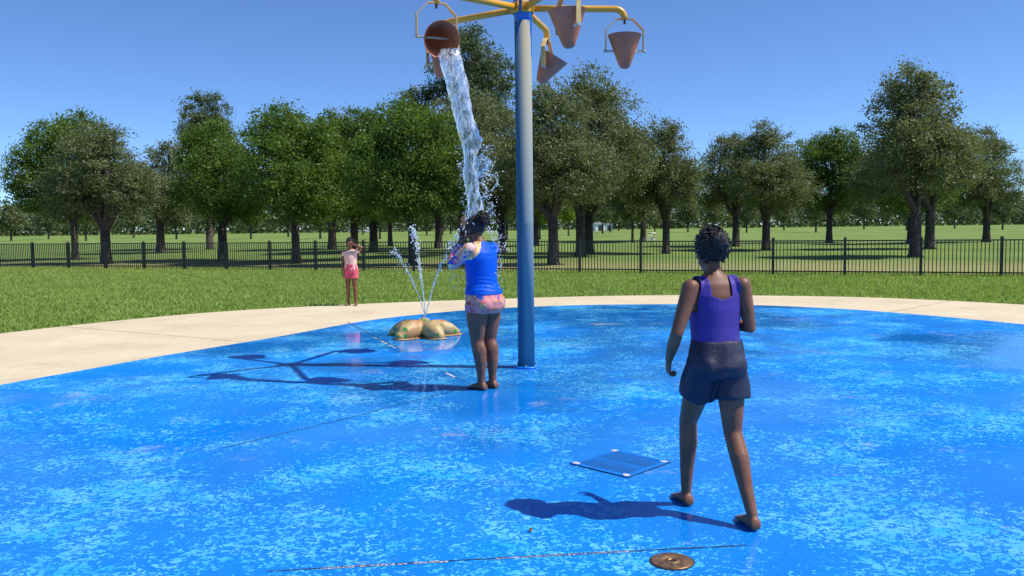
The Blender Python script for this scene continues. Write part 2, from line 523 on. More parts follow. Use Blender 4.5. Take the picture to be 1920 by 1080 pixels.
M['brass'] = simple('tarnished_bronze_cover', (0.30, 0.17, 0.085), 0.42, metal=0.7, var=0.4, nscale=26, bmp=0.2, bscale=60)
M['grate'] = simple('blue_painted_grate', (0.004, 0.17, 0.62), 0.4, var=0.2, nscale=10)
M['grate_pit'] = simple('dark_drain_pit', (0.010, 0.018, 0.03), 0.6)
M['bare'] = simple('bare_pale_concrete', (0.52, 0.50, 0.52), 0.7, var=0.3, nscale=40)
M['bare_joint'] = simple('dark_concrete_groove', (0.16, 0.13, 0.09), 0.8, var=0.4, nscale=30)  # dark tone of the control joints across the apron
M['joint'] = simple('dark_sealant_joint', (0.030, 0.060, 0.13), 0.5, var=0.5, nscale=30)
M['skin_dark'] = mat_skin('deep_brown_skin', (0.190, 0.083, 0.050))
M['skin_mid'] = mat_skin('brown_skin', (0.20, 0.085, 0.048))
M['hair'] = mat_hair('black_curly_hair', (0.012, 0.009, 0.009))
M['swim_blue'] = simple('royal_blue_rash_guard', (0.000, 0.085, 0.56), 0.5, spec=0.15, var=0.12, nscale=6, bmp=0.25, bscale=16, bdist=0.012)
FL = [(0.0, (0.72, 0.20, 0.22)), (0.36, (0.74, 0.27, 0.26)), (0.66, (0.04, 0.12, 0.46)), (0.73, (0.75, 0.22, 0.07)), (0.82, (0.70, 0.44, 0.16)), (0.89, (0.10, 0.24, 0.17)), (0.94, (0.72, 0.08, 0.14))]
M['floral'] = mat_floral('floral_short_print', (0.70, 0.17, 0.20), FL, 17.0)
FS = [(0.0, (0.03, 0.08, 0.46)), (0.30, (0.70, 0.40, 0.38)), (0.55, (0.05, 0.16, 0.60)), (0.68, (0.82, 0.28, 0.08)), (0.78, (0.80, 0.62, 0.36)), (0.90, (0.85, 0.12, 0.20))]
M['floral_sleeve'] = mat_floral('floral_sleeve_print', (0.72, 0.45, 0.45), FS, 15.0)
M['peach_trim'] = simple('sand_yellow_shoulder_panel', (0.72, 0.46, 0.20), 0.55, var=0.15)
M['peach'] = simple('pale_peach_cotton', (0.80, 0.50, 0.44), 0.75, var=0.1, nscale=12, bmp=0.3, bscale=14, bdist=0.02)
M['pink'] = simple('hot_pink_cotton', (0.66, 0.085, 0.15), 0.7, var=0.15, nscale=12, bmp=0.3, bscale=14, bdist=0.02)
M['purple'] = simple('violet_blue_swim_fabric', (0.06, 0.04, 0.28), 0.55, spec=0.25, var=0.2, nscale=10, bmp=0.2, bscale=20, bdist=0.01)
M['navy'] = simple('dark_navy_swim_shorts', (0.012, 0.016, 0.045), 0.6, var=0.3, nscale=14, bmp=0.4, bscale=18, bdist=0.012)
M['clip'] = simple('white_hair_clip', (0.75, 0.75, 0.75), 0.4, var=0.05)
M['eye'] = simple('eye_white', (0.7, 0.68, 0.65), 0.2, var=0.03)
M['iris'] = simple('dark_iris', (0.015, 0.01, 0.008), 0.15, var=0.1)
M['white_wall'] = simple('white_siding', (0.78, 0.78, 0.78), 0.6, var=0.08)
M['roof'] = simple('pale_metal_roof', (0.62, 0.63, 0.66), 0.4, var=0.1)
M['glass'] = simple('dark_glass', (0.02, 0.025, 0.03), 0.08, var=0.2)
M['car_white'] = simple('white_car_paint', (0.78, 0.79, 0.80), 0.25, var=0.03)
M['car_silver'] = simple('silver_car_paint', (0.45, 0.47, 0.50), 0.3, metal=0.5, var=0.05)
M['tyre'] = simple('black_tyre', (0.015, 0.015, 0.015), 0.8)
M['basket'] = simple('galvanised_chain', (0.55, 0.55, 0.52), 0.4, metal=0.5)
M['band'] = simple('cream_target_band', (0.75, 0.70, 0.50), 0.5)
M['dead_leaf'] = simple('dry_brown_leaf', (0.11, 0.06, 0.025), 0.7, var=0.4, nscale=60)

# ------------------------------------------------------------------ setting: ground, apron, pad
GZ, CZ, PZ = 0.0, 0.006, 0.012
me = fast_mesh('ground', [(-900, -120, GZ), (900, -120, GZ), (900, 1500, GZ), (-900, 1500, GZ)], [(0, 1, 2, 3)], M['ground'])
tag(link('ground', me), kind='structure')

def closed_spline(P, n=16):
    P = [Vector((*p, 0)) for p in P]; out = []
    k = len(P)
    for i in range(k):
        p0, p1, p2, p3 = P[i - 1], P[i], P[(i + 1) % k], P[(i + 2) % k]
        for j in range(n):
            t = j / n
            q = 0.5 * ((2 * p1) + (-p0 + p2) * t + (2 * p0 - 5 * p1 + 4 * p2 - p3) * t * t + (-p0 + 3 * p1 - 3 * p2 + p3) * t ** 3)
            out.append((q.x, q.y))
    return out
pad_out = closed_spline([(2.0, 16.2), (0.4, 15.97), (-0.84, 15.42), (-1.95, 14.42), (-2.6, 13.45), (-3.3, 11.9), (-4.5, 9.6), (-5.6, 6.6), (-5.3, 2.6), (-3.2, -0.6), (1.0, -2.0), (5.2, -1.0), (8.0, 2.4), (8.7, 7.0), (7.9, 11.2), (6.2, 14.4), (4.2, 15.9)])
apron_out = closed_spline([(2.3, 18.32), (-0.3, 17.84), (-3.2, 16.95), (-6.0, 15.2), (-8.2, 11.6), (-9.4, 7.0), (-9.0, 1.5), (-6.0, -3.5), (1.0, -5.5), (8.0, -4.0), (11.6, 1.0), (12.4, 7.0), (11.0, 12.6), (8.0, 16.6), (5.0, 18.0)])
def slab(name, out, z, th, mat):
    n = len(out)
    b = MB()
    b.v = [(x, y, z) for x, y in out] + [(x, y, z - th) for x, y in out]
    b.f = [tuple(range(n))[::-1]] + [(i, (i + 1) % n, (i + 1) % n + n, i + n) for i in range(n)]
    o = link(name, b.mesh(name, mat, False))
    # make sure that the top faces up
    if o.data.polygons[0].normal.z < 0: o.data.flip_normals()
    return tag(o, kind='structure')
apron = slab('concrete_apron', apron_out, CZ, 0.06, M['concrete'])
pad = slab('splash_pad', pad_out, PZ, 0.05, M['pad'])

def strip(name, pts, w, z, mat, parent, jit=0.0, seg=40, gaps=0.0):
    """thin sheet following a polyline on the pad, uneven edges"""
    P = []
    for a, b in zip(pts[:-1], pts[1:]):
        for j in range(seg): P.append(Vector(a).lerp(Vector(b), j / seg))
    P.append(Vector(pts[-1]))
    V, F = [], []
    for i, p in enumerate(P):
        d = (P[min(i + 1, len(P) - 1)] - P[max(i - 1, 0)]).normalized(); s = Vector((-d.y, d.x, 0))
        w1 = w * (1 + random.uniform(-jit, jit)); w2 = w * (1 + random.uniform(-jit, jit))
        V += [(p.x + s.x * w1, p.y + s.y * w1, z), (p.x - s.x * w2, p.y - s.y * w2, z)]
    for i in range(len(P) - 1):
        if random.random() < gaps: continue
        F.append((2 * i, 2 * i + 1, 2 * i + 3, 2 * i + 2))
    return link(name, fast_mesh(name, V, F, mat), parent)
def gp(x, y): p = ground(x, y, PZ); return (p.x, p.y, 0)
strip('expansion_joint', [gp(500, 1072), gp(656, 1063), gp(900, 1049), gp(1180, 1034), gp(1400, 1023)], 0.004, PZ + 0.0035, M['joint'], pad, 0.6)
strip('chipped_paint_edge', [gp(600, 1067), gp(656, 1063.5), gp(840, 1053)], 0.008, PZ + 0.003, M['bare'], pad, 0.9, 60, 0.15)
strip('chipped_paint_edge', [gp(930, 1048), gp(1010, 1043.5), gp(1110, 1038), gp(1180, 1034.2)], 0.007, PZ + 0.003, M['bare'], pad, 0.9, 60, 0.2)
strip('expansion_joint', [gp(652, 604), gp(690, 624), gp(742, 652)], 0.007, PZ + 0.0035, M['joint'], pad, 0.4)
strip('expansion_joint', [gp(742, 652), gp(836, 699), gp(880, 721)], 0.003, PZ + 0.0035, M['joint'], pad, 0.6, 40, 0.2)
strip('chipped_paint_edge', [gp(836, 700), gp(853, 708)], 0.014, PZ + 0.004, M['bare'], pad, 0.6, 20, 0.05)
strip('chipped_paint_edge', [gp(700, 632), gp(742, 653.5)], 0.010, PZ + 0.003, M['bare'], pad, 0.9, 40, 0.35)
strip('expansion_joint', [gp(420, 840), gp(656, 783), gp(800, 746), gp(905, 719)], 0.0035, PZ + 0.0035, M['joint'], pad, 0.5)
strip('expansion_joint', [gp(940, 721), gp(1264, 724), gp(1500, 727)], 0.003, PZ + 0.0035, M['joint'], pad, 0.7)
strip('expansion_joint', [gp(1170, 706), gp(1245, 708)], 0.004, PZ + 0.0035, M['joint'], pad, 0.9)
for a_ in range(14):
    i0 = int(len(pad_out) * (a_ + 0.35) / 14)
    p_ = Vector((*pad_out[i0], 0)); q_ = min((Vector((*w_, 0)) for w_ in apron_out), key=lambda w_: (w_ - p_).length)
    if -3.4 < p_.x < 3.6 and p_.y > 10: continue
    strip('control_joint', [p_.lerp(q_, 0.02), q_], 0.005, CZ + 0.003, M['bare_joint'], apron, 0.4)
# worn bare blotch near the far edge
def blotch(cx, cy, rx, ry, mat, name='worn_patch'):
    c = ground(cx, cy, PZ); V = [(c.x, c.y, PZ + 0.003)]; n = 60
    ph = [random.uniform(0, 6.28) for _ in range(6)]
    for i in range(n):
        a = 2 * PI * i / n
        r = 1 + 0.25 * math.sin(3 * a + ph[0]) + 0.2 * math.sin(7 * a + ph[1]) + 0.15 * math.sin(13 * a + ph[2]) + random.uniform(-.1, .1)
        V.append((c.x + rx * r * math.cos(a), c.y + ry * r * math.sin(a), PZ + 0.003))
    b = MB(); b.v = V; b.f = [(0, 1 + i, 1 + (i + 1) % n) for i in range(n)]
    link(name, b.mesh(name, mat, False), pad)
M['bare_grey'] = simple('worn_grey_blue', (0.14, 0.22, 0.34), 0.45, var=0.35, nscale=25)
blotch(1133, 608, 0.22, 0.13, M['bare_grey'])

# ------------------------------------------------------------------ lawn blades (near strip)
def inside(poly, X, Y):
    res = np.zeros(len(X), bool); n = len(poly); j = n - 1
    for i in range(n):
        xi, yi = poly[i]; xj, yj = poly[j]
        if yi != yj:
            c = ((yi > Y) != (yj > Y)) & (X < (xj - xi) * (Y - yi) / (yj - yi) + xi)
            res ^= c
        j = i
    return res
def fence_y(x): return 28.45 - 0.378 * x
def make_grass():
    n = 230000
    Y = 12.0 + 27 * rng.random(n) ** 1.15
    X = (rng.random(n) * 2 - 1) * (Y * 0.64)
    k = (~inside(apron_out, X, Y)) & (Y < fence_y(X) + 1.2)
    X, Y = X[k], Y[k]; n = len(X)
    h = 0.030 + 0.045 * rng.random(n); w = 0.010 + 0.010 * rng.random(n)
    a = rng.random(n) * 2 * PI
    ta = rng.random(n) * 2 * PI; tl = 0.05 * rng.random(n)
    V = np.zeros((n, 3, 3))
    V[:, 0] = np.stack([X - np.cos(a) * w, Y - np.sin(a) * w, np.zeros(n)], 1)
    V[:, 1] = np.stack([X + np.cos(a) * w, Y + np.sin(a) * w, np.zeros(n)], 1)
    V[:, 2] = np.stack([X + np.cos(ta) * tl, Y + np.sin(ta) * tl, h], 1)
    F = np.arange(n * 3).reshape(n, 3)
    o = link('lawn_grass', fast_mesh('lawn_grass', V.reshape(-1, 3), F, M['blade']))
    tag(o, 'short green lawn grass between the concrete apron and the black fence', 'grass', kind='stuff')
make_grass()

# ------------------------------------------------------------------ fence
def make_fence():
    root = empty('metal_fence', (0, fence_y(0), 0), label='long black metal picket fence along the far side of the lawn', cat='fence')
    d = Vector((1, -0.378, 0)).normalized()
    ang = math.atan2(d.y, d.x)
    Pc = Vector((2.2, fence_y(2.2) - fence_y(0), 0))
    H = 1.04
    post_b = MB(); post_b.box((0, 0, (H + 0.03) / 2), (0.038, 0.038, (H + 0.03) / 2)); post_b.box((0, 0, H + 0.045), (0.046, 0.046, 0.012))
    post_m = post_b.mesh('post', M['fence'], False)
    pk = MB(); pk.box((0, 0, H / 2 + 0.02), (0.011, 0.011, H / 2 - 0.03)); pick_m = pk.mesh('picket', M['fence'], False)
    rl = MB(); rl.box((0, 0, 0), (0.962, 0.02, 0.018)); rail_m = rl.mesh('rail', M['fence'], False)
    N0, N1 = -13, 10
    allp = []
    for i in range(N0, N1 + 1):
        p = Pc + d * (2.0 * i)
        link('post', post_m, root, p, (0, 0, ang))
        if i == N1: break
        dz = -0.02 if i >= 1 else 0.0
        for z in (H - 0.02, 0.12):
            link('rail', rail_m, root, p + d * 1.0 + Vector((0, 0, z + dz)), (0, 0, ang))
        for k in range(1, 20): allp.append(p + d * (0.1 * k) + Vector((0, 0, dz)))
    allp.sort(key=lambda p: abs(p.x / (p.y + fence_y(0))))
    for p in allp[:300]: link('picket', pick_m, root, p, (0, 0, ang))
    b = MB(); rot = Matrix.Rotation(ang, 3, 'Z')
    for p in allp[300:]: b.box(p + Vector((0, 0, H / 2 + 0.02)), (0.011, 0.011, H / 2 - 0.03), rot)
    tag(b.build('pickets', M['fence'], root, False), kind='stuff')
make_fence()

# ------------------------------------------------------------------ trees
def leaf_quads(C, size, upbias=0.3, aspect=0.55):
    n = len(C)
    nrm = rng.normal(size=(n, 3)); nrm[:, 2] += upbias; nrm /= np.linalg.norm(nrm, axis=1)[:, None]
    t = rng.normal(size=(n, 3)); t -= (t * nrm).sum(1)[:, None] * nrm; t /= np.linalg.norm(t, axis=1)[:, None]
    b = np.cross(nrm, t)
    s = size * (0.6 + 0.8 * rng.random(n))[:, None]
    V = np.stack([C - t * s, C - b * s * aspect, C + t * s, C + b * s * aspect], 1)
    return V.reshape(-1, 3), np.arange(n * 4).reshape(n, 4)
def crown_points(lobes, nclump, per, sig, shell=0.45, hang=0.0):
    w = np.array([l[3] * l[4] + l[4] * l[5] + l[3] * l[5] for l in lobes]); w = w / w.sum()
    idx = rng.choice(len(lobes), nclump, p=w)
    L = np.array(lobes)[idx]
    dv = rng.normal(size=(nclump, 3)); dv /= np.linalg.norm(dv, axis=1)[:, None]
    rr = (1 - shell * rng.random(nclump) ** 1.6)[:, None]
    rr *= (1 + 0.10 * rng.normal(size=(nclump, 1)))
    CC = L[:, :3] + dv * L[:, 3:6] * rr
    n = nclump * per
    ci = np.repeat(np.arange(nclump), per)
    s = sig * (0.55 + 0.9 * rng.random(nclump))[ci][:, None]
    P = CC[ci] + rng.normal(size=(n, 3)) * s * np.array([1, 1, 0.75])
    if hang: P[:, 2] -= hang * np.abs(rng.normal(size=n))
    return P, CC
def limb(b, p0, p1, r0, r1, bend=0.12, n=7, seg=5):
    p0, p1 = Vector(p0), Vector(p1)
    L = (p1 - p0).length
    off = Vector((random.uniform(-1, 1), random.uniform(-1, 1), random.uniform(-0.2, 0.6))) * L * bend
    pts, rad = [], []
    for i in range(seg + 1):
        t = i / seg
        pts.append(p0.lerp(p1, t) + off * math.sin(PI * t) + Vector((random.uniform(-1, 1), random.uniform(-1, 1), 0)) * r0 * 0.25 * (0 < i < seg))
        rad.append(r0 + (r1 - r0) * t)
    b.tube(pts, rad, n)
def tree_meshes(name, lobes, mat, tr, fork, nclump=360, per=100, sig=0.22, leaf=0.055, shell=0.5, hang=0.0, lean=(0, 0), forks=2, upbias=0.3):
    P, CC = crown_points(lobes, nclump, per, sig, shell, hang)
    V, F = leaf_quads(P, leaf, upbias)
    crown = fast_mesh(name + '_crown', V, F, mat)
    b = MB()
    fp = Vector((lean[0], lean[1], fork))
    # root flare + trunk
    pts = [Vector((0, 0, -0.05)), Vector((0, 0, 0.12)), Vector((lean[0] * 0.3, lean[1] * 0.3, fork * 0.4)), fp]
    b.tube(pts, [tr * 1.55, tr * 1.15, tr * 0.95, tr * 0.88], 10, False)
    for l in lobes:
        c = Vector(l[:3])
        limb(b, fp - Vector((0, 0, 0.1)), c, tr * 0.62, tr * 0.22, 0.14)
        if forks:
            near = sorted(range(len(CC)), key=lambda i: (Vector(CC[i]) - c).length)
            for i in random.sample(near[:max(12, len(CC) // len(lobes))], min(7 * forks, 14)):
                a = fp.lerp(c, random.uniform(0.45, 1.0))
                limb(b, a, CC[i], tr * 0.2, 0.012, 0.12, 5, 4)
    trunk = b.mesh(name + '_trunk', M['bark'])
    return trunk, crown
def place_tree(name, ms, loc, rz=0, sc=1.0, **k):
    r = empty(name, loc, rz, **k)
    r.scale = (sc, sc, sc) if not hasattr(sc, '__len__') else sc
    link('trunk', ms[0], r); link('crown', ms[1], r)
    return r
def gx(px, Y): return at(px, 425, Y).x
# hero trees (lobes: x y z rx ry rz)
oakA = tree_meshes('oak_a', [(-0.9, 0, 3.9, 1.3, 1.5, 1.5), (0.2, 0.2, 5.2, 1.5, 1.5, 1.75), (1.3, -0.2, 3.7, 1.35, 1.5, 1.25), (0.1, -0.6, 3.6, 1.6, 1.2, 1.2), (-0.2, 0.3, 6.2, 0.8, 0.9, 0.75)], M['leaf_oak'], 0.21, 1.75, 420, 105, 0.21, 0.05)
oakB = tree_meshes('oak_b', [(-1.5, 0, 4.8, 1.7, 1.8, 1.9), (0.7, 0.1, 6.6, 2.0, 1.9, 2.1), (2.0, 0, 4.6, 1.8, 1.9, 1.7), (0.1, -0.9, 4.5, 2.2, 1.6, 1.6), (0.8, 0.2, 8.1, 1.0, 1.0, 1.0)], M['leaf_oak'], 0.24, 2.0, 480, 105, 0.25, 0.06)
oakC = tree_meshes('oak_c', [(-1.2, 0, 5.2, 1.8, 1.8, 1.8), (1.3, 0.1, 5.6, 2.0, 1.9, 2.1), (2.9, 0, 4.2, 1.5, 1.7, 1.4), (0.3, -0.9, 4.3, 2.2, 1.6, 1.5), (0.8, 0.2, 7.4, 1.3, 1.3, 1.0)], M['leaf_oak'], 0.26, 2.2, 440, 100, 0.26, 0.062)
elmE = tree_meshes('elm_e', [(-1.4, 0, 3.8, 1.4, 1.5, 1.7), (0.3, 0.1, 4.9, 1.8, 1.6, 1.7), (1.5, -0.1, 3.8, 1.3, 1.4, 1.6), (0.1, -0.7, 2.9, 2.0, 1.2, 1.2), (-0.5, 0.2, 5.7, 1.2, 1.0, 0.95)], M['leaf_elm'], 0.17, 1.7, 520, 105, 0.20, 0.055)
elmG = tree_meshes('elm_g', [(-1.7, 0, 4.5, 1.8, 1.7, 1.9), (1.3, 0.1, 4.7, 1.9, 1.7, 2.1), (-0.2, -0.8, 3.5, 2.4, 1.4, 1.5), (0.2, 0.2, 6.6, 1.7, 1.4, 1.4)], M['leaf_elm'], 0.21, 1.9, 480, 100, 0.23, 0.062)
pine = tree_meshes('pine', [(0, 0, 12.6, 1.9, 1.9, 1.7), (-0.9, 0, 10.9, 2.0, 2.0, 1.5), (1.3, 0.2, 10.6, 2.1, 2.0, 1.7), (-3.5, 0, 9.5, 1.35, 1.4, 0.95), (0.8, -0.5, 8.2, 2.4, 2.0, 1.6), (-2.3, 0.3, 7.4, 1.8, 1.6, 1.2), (1.5, 0.3, 5.9, 2.3, 2.0, 1.5), (-1.2, 0, 5.2, 1.9, 1.8, 1.2)], M['leaf_pine'], 0.30, 6.5, 430, 100, 0.26, 0.085, 0.6, upbias=0.6)

GT = 'park trees beyond the fence'
place_tree('oak_tree', oakA, (gx(1037, 33.6), 33.6, 0), 0.3, 1.0, label='stout forked oak with furrowed trunk just behind the fence beside the blue pole', cat='tree', group=GT)
place_tree('oak_tree', oakB, (gx(1088, 42), 42, 0), 0.0, 1.0, label='tallest grey-green oak with dark leaning trunk beside a paler trunk', cat='tree', group=GT)
place_tree('oak_tree', oakC, (gx(1104, 47.5), 47.5, 0), 0.0, 0.97, label='grey-green oak with sunlit pale trunk close behind the tallest oak', cat='tree', group=GT)
place_tree('oak_tree', oakA, (gx(1249, 45), 45, 0), 2.2, (0.98, 0.98, 0.98), label='round grey-green oak with slim dark trunk standing near the chain basket', cat='tree', group=GT)
place_tree('elm_tree', elmE, (gx(772, 35), 35, 0), 0.0, 1.0, label='bright green leafy tree behind the fence in line with the starfish fountain', cat='tree', group=GT)
place_tree('elm_tree', elmG, (gx(664, 41), 41, 0), 0.4, 0.92, label='bright green tree standing behind the fence beyond the girl in peach top', cat='tree', group=GT)
place_tree('elm_tree', elmG, (gx(731, 72), 72, 0), 2.6, 1.0, label='green tree with pale straight trunk far behind the starfish fountain', cat='tree', group=GT)
place_tree('pine_tree', pine, (gx(888, 56), 56, 0), 0.0, 1.0, label='very tall dark pine towering above the other park trees', cat='tree', group=GT)
place_tree('oak_tree', oakB, (gx(940, 50), 50, 0), 2.4, (1.0, 1.0, 0.98), label='dark oak in front of the tall pine hidden partly by the blue pole', cat='tree', group=GT)
# trees of the same park to either side
side = [('oak_tree', oakC, gx(1380, 58), 58, 1.9, 0.95, 'spreading oak between the chain basket and the open-field oak'),
        ('elm_tree', elmE, gx(1555, 66), 66, 2.7, 1.3, 'bright green tree in the gap between two grey-green oaks'),
        ('oak_tree', oakB, gx(1850, 62), 62, 3.6, 1.0, 'grey-green oak beside the lone bright green tree'),
        ('oak_tree', oakC, gx(300, 58), 58, 0.7, 0.95, 'grey-green oak seen between the far-end green tree and the row'),
        ('elm_tree', elmG, gx(700, 54), 54, 1.2, 1.15, 'green tree filling the gap between the two nearest bright green trees'),
        ('oak_tree', oakC, gx(822, 62), 62, 2.1, 1.0, 'shaded oak below the tall pine boughs'),
        ('oak_tree', oakB, gx(1004, 66), 66, 0.5, 1.0, 'dim oak far behind the stout forked oak'),
        ('oak_tree', oakA, gx(868, 45), 45, 4.4, 1.15, 'dark oak standing under the tall pine behind the girl in blue'),
        ('oak_tree', oakC, gx(1206, 78), 78, 3.3, 1.1, 'hazy large oak beyond the slim dark young tree'),
        ('elm_tree', elmE, -9.6, 38, 1.1, 1.05, 'bright green tree behind the fence, first one past the girl in peach top'),
        ('elm_tree', elmG, -14.2, 42, 2.0, 0.98, 'broad green tree behind the fence, second one past the girl in peach top'),
        ('oak_tree', oakA, -19.0, 40, 3.1, 1.05, 'grey-green oak among the bright green trees behind the long fence'),
        ('elm_tree', elmE, -23.5, 46, 4.0, 1.15, 'bright green tree near the far end of the fence beside a grey-green oak'),
        ('oak_tree', oakC, -13.0, 62, 1.0, 1.1, 'large dim oak well behind the row of bright green trees'),
        ('pine_tree', pine, -24.0, 68, 1.7, 0.85, 'dark pine rising behind the row of bright green trees'),
        ('oak_tree', oakB, 14.6, 49, 1.4, 0.9, 'grey-green oak in the open field past the chain basket'),
        ('oak_tree', oakA, 17.5, 37, 0.9, 1.1, 'low grey-green oak with wide crown close behind the fence, past the chain basket'),
        ('oak_tree', oakC, 23.5, 48, 2.9, 0.95, 'big grey-green oak beyond the low wide-crowned oak'),
        ('elm_tree', elmG, 28.0, 60, 0.2, 1.05, 'lone bright green tree among grey-green oaks in the field')]
for nm, ms, X, Y, rz, sc, lab in side: place_tree(nm, ms, (X, Y, 0), rz, (sc * random.uniform(0.92, 1.18), sc * random.uniform(0.92, 1.15), sc * random.uniform(0.86, 1.12)), label=lab, cat='tree', group=GT)

far_o = tree_meshes('far_oak', [(-0.9, 0, 3.4, 1.6, 1.6, 1.3), (0.9, 0.1, 3.7, 1.6, 1.6, 1.4), (0, 0.2, 4.9, 1.4, 1.4, 1.2)], M['leaf_oak'], 0.16, 1.9, 150, 45, 0.30, 0.16, forks=0)
far_l = tree_meshes('far_lime', [(-0.7, 0, 3.0, 1.2, 1.2, 1.1), (0.8, 0.1, 3.2, 1.3, 1.2, 1.2), (0, 0.2, 4.0, 1.0, 1.0, 0.9)], M['leaf_lime'], 0.11, 1.6, 130, 45, 0.24, 0.13, forks=0)
place_tree('young_tree', far_l, (gx(1012, 100), 100, 0), 0.0, 0.95, label='small yellow-green tree in the field next to the blue pole', cat='tree', group='young trees in the field')
place_tree('young_tree', far_l, (gx(1066, 135), 135, 0), 1.4, 1.3, label='small yellow-green tree in the field between two oak trunks', cat='tree', group='young trees in the field')
place_tree('young_tree', far_o, (gx(1186, 74), 74, 0), 0.6, (0.75, 0.75, 0.95), label='slim dark young tree standing alone in mown grass near the chain basket', cat='tree', group='young trees in the field')
place_tree('young_tree', far_o, (gx(950, 95), 95, 0), 0.9, 1.0, label='young grey-green tree in the field close behind the wet girl in blue', cat='tree', group='young trees in the field')
FG = 'distant trees dotted over the far field'
for px, Y, s in [(1130, 160, 1.0), (1144, 190, 1.05), (1110, 205, 1.1), (1160, 230, 1.0), (1209, 165, 0.95), (1228, 200, 1.0), (1178, 260, 1.2), (705, 150, 1.0), (712, 120, 0.85), (680, 200, 1.2), (800, 175, 1.0), (830, 165, 1.0), (845, 190, 1.1), (860, 150, 0.9), (873, 210, 1.1), (778, 220, 1.1),
                 (600, 130, 1.0), (540, 170, 1.1), (470, 140, 1.0), (400, 200, 1.2), (330, 150, 1.0), (250, 190, 1.2), (160, 140, 0.9), (90, 180, 1.1), (20, 150, 1.0), (1290, 170, 1.0), (1340, 210, 1.1), (1400, 150, 0.9), (1470, 190, 1.1), (1530, 140, 1.0), (1620, 200, 1.2), (1700, 160, 1.0), (1790, 185, 1.1), (1880, 150, 1.0)]:
    place_tree('field_tree', far_o, (gx(px, Y), Y, 0), random.uniform(0, 6), s, label='small distant tree dotted over the far mown field', cat='tree', group=FG)

def woods():
    n = 70000
    X = (rng.random(n) * 2 - 1) * 300; Yb = 330 + 60 * rng.random(n)
    hmax = 11 + 3.5 * np.sin(X * 0.05 + 1) * np.sin(X * 0.13) + 2.5 * np.sin(X * 0.37) + rng.normal(size=n) * 0.6
    Z = 0.2 + np.maximum(4, hmax) * rng.random(n) ** 0.85
    V, F = leaf_quads(np.stack([X, Yb, Z], 1), 0.85)
    o = link('distant_woods', fast_mesh('distant_woods', V, F, M['leaf_pine']))
    tag(o, 'far-off belt of woods closing the end of the mown field', 'woods', kind='stuff')
woods()

# ------------------------------------------------------------------ far things: sheds, cars, chain basket
def shed(px, Y, w, d, h, label):
    r = empty('white_shed', (gx(px, Y), Y, 0), 0.25, label=label, cat='shed', group='white sheds at the far edge of the field')
    b = MB(); b.box((0, 0, h / 2), (w / 2, d / 2, h / 2)); b.build('wall', M['white_wall'], r, False)
    b = MB()
    e, rh = 0.25, h + w * 0.28
    b.v = [(-w / 2 - e, -d / 2 - e, h), (w / 2 + e, -d / 2 - e, h), (0, -d / 2 - e, rh), (-w / 2 - e, d / 2 + e, h), (w / 2 + e, d / 2 + e, h), (0, d / 2 + e, rh)]
    b.f = [(0, 1, 2), (5, 4, 3), (0, 2, 5, 3), (1, 4, 5, 2), (0, 3, 4, 1)]
    b.build('roof', M['roof'], r, False)
    b = MB(); b.box((0, -d / 2 - 0.03, h * 0.38), (0.55, 0.03, h * 0.38)); b.build('door', M['glass'], r, False)
shed(1121, 250, 3.0, 4.0, 2.1, 'white gabled shed with dark door at the far field edge')
shed(1139, 262, 2.2, 3.0, 1.9, 'smaller white shed next to the gabled one')
def car(px, Y, paint, label):
    r = empty('parked_car', (gx(px, Y), Y, 0), 0.1, label=label, cat='car', group='cars parked beyond the field')
    prof = [(-2.2, 0.35), (-2.25, 0.75), (-2.0, 0.95), (-1.5, 1.0), (-1.0, 1.42), (0.5, 1.45), (1.15, 1.0), (2.0, 0.88), (2.25, 0.65), (2.2, 0.35)]
    b = MB(); n = len(prof)
    for y, s in ((-0.85, 0.97), (-0.7, 1.0), (0.7, 1.0), (0.85, 0.97)): b.v += [(x * s, y, 0.35 + (z - 0.35) * s) for x, z in prof]
    for k in range(3):
        for i in range(n): j = (i + 1) % n; b.f.append((k * n + i, k * n + j, (k + 1) * n + j, (k + 1) * n + i))
    b.f += [tuple(range(n))[::-1], tuple(range(3 * n, 4 * n))]
    b.build('body', paint, r, False)
    for s in (-1, 1):
        b = MB(); b.v = [(-1.35, s * 0.87, 1.02), (0.95, s * 0.87, 1.02), (0.42, s * 0.87, 1.36), (-0.95, s * 0.87, 1.36)]; b.f = [(0, 1, 2, 3)]
        b.build('side_window', M['glass'], r, False)
    for x in (-1.35, 1.35):
        for y in (-0.8, 0.8):
            b = MB(); b.tube([(x, y - 0.1, 0.33), (x, y + 0.1, 0.33)], 0.33, 16, False); b.build('wheel', M['tyre'], r)
car(691, 300, M['car_white'], 'white car parked beyond the far end of the field')
car(664, 306, M['car_silver'], 'silver car parked beyond the far end of the field')

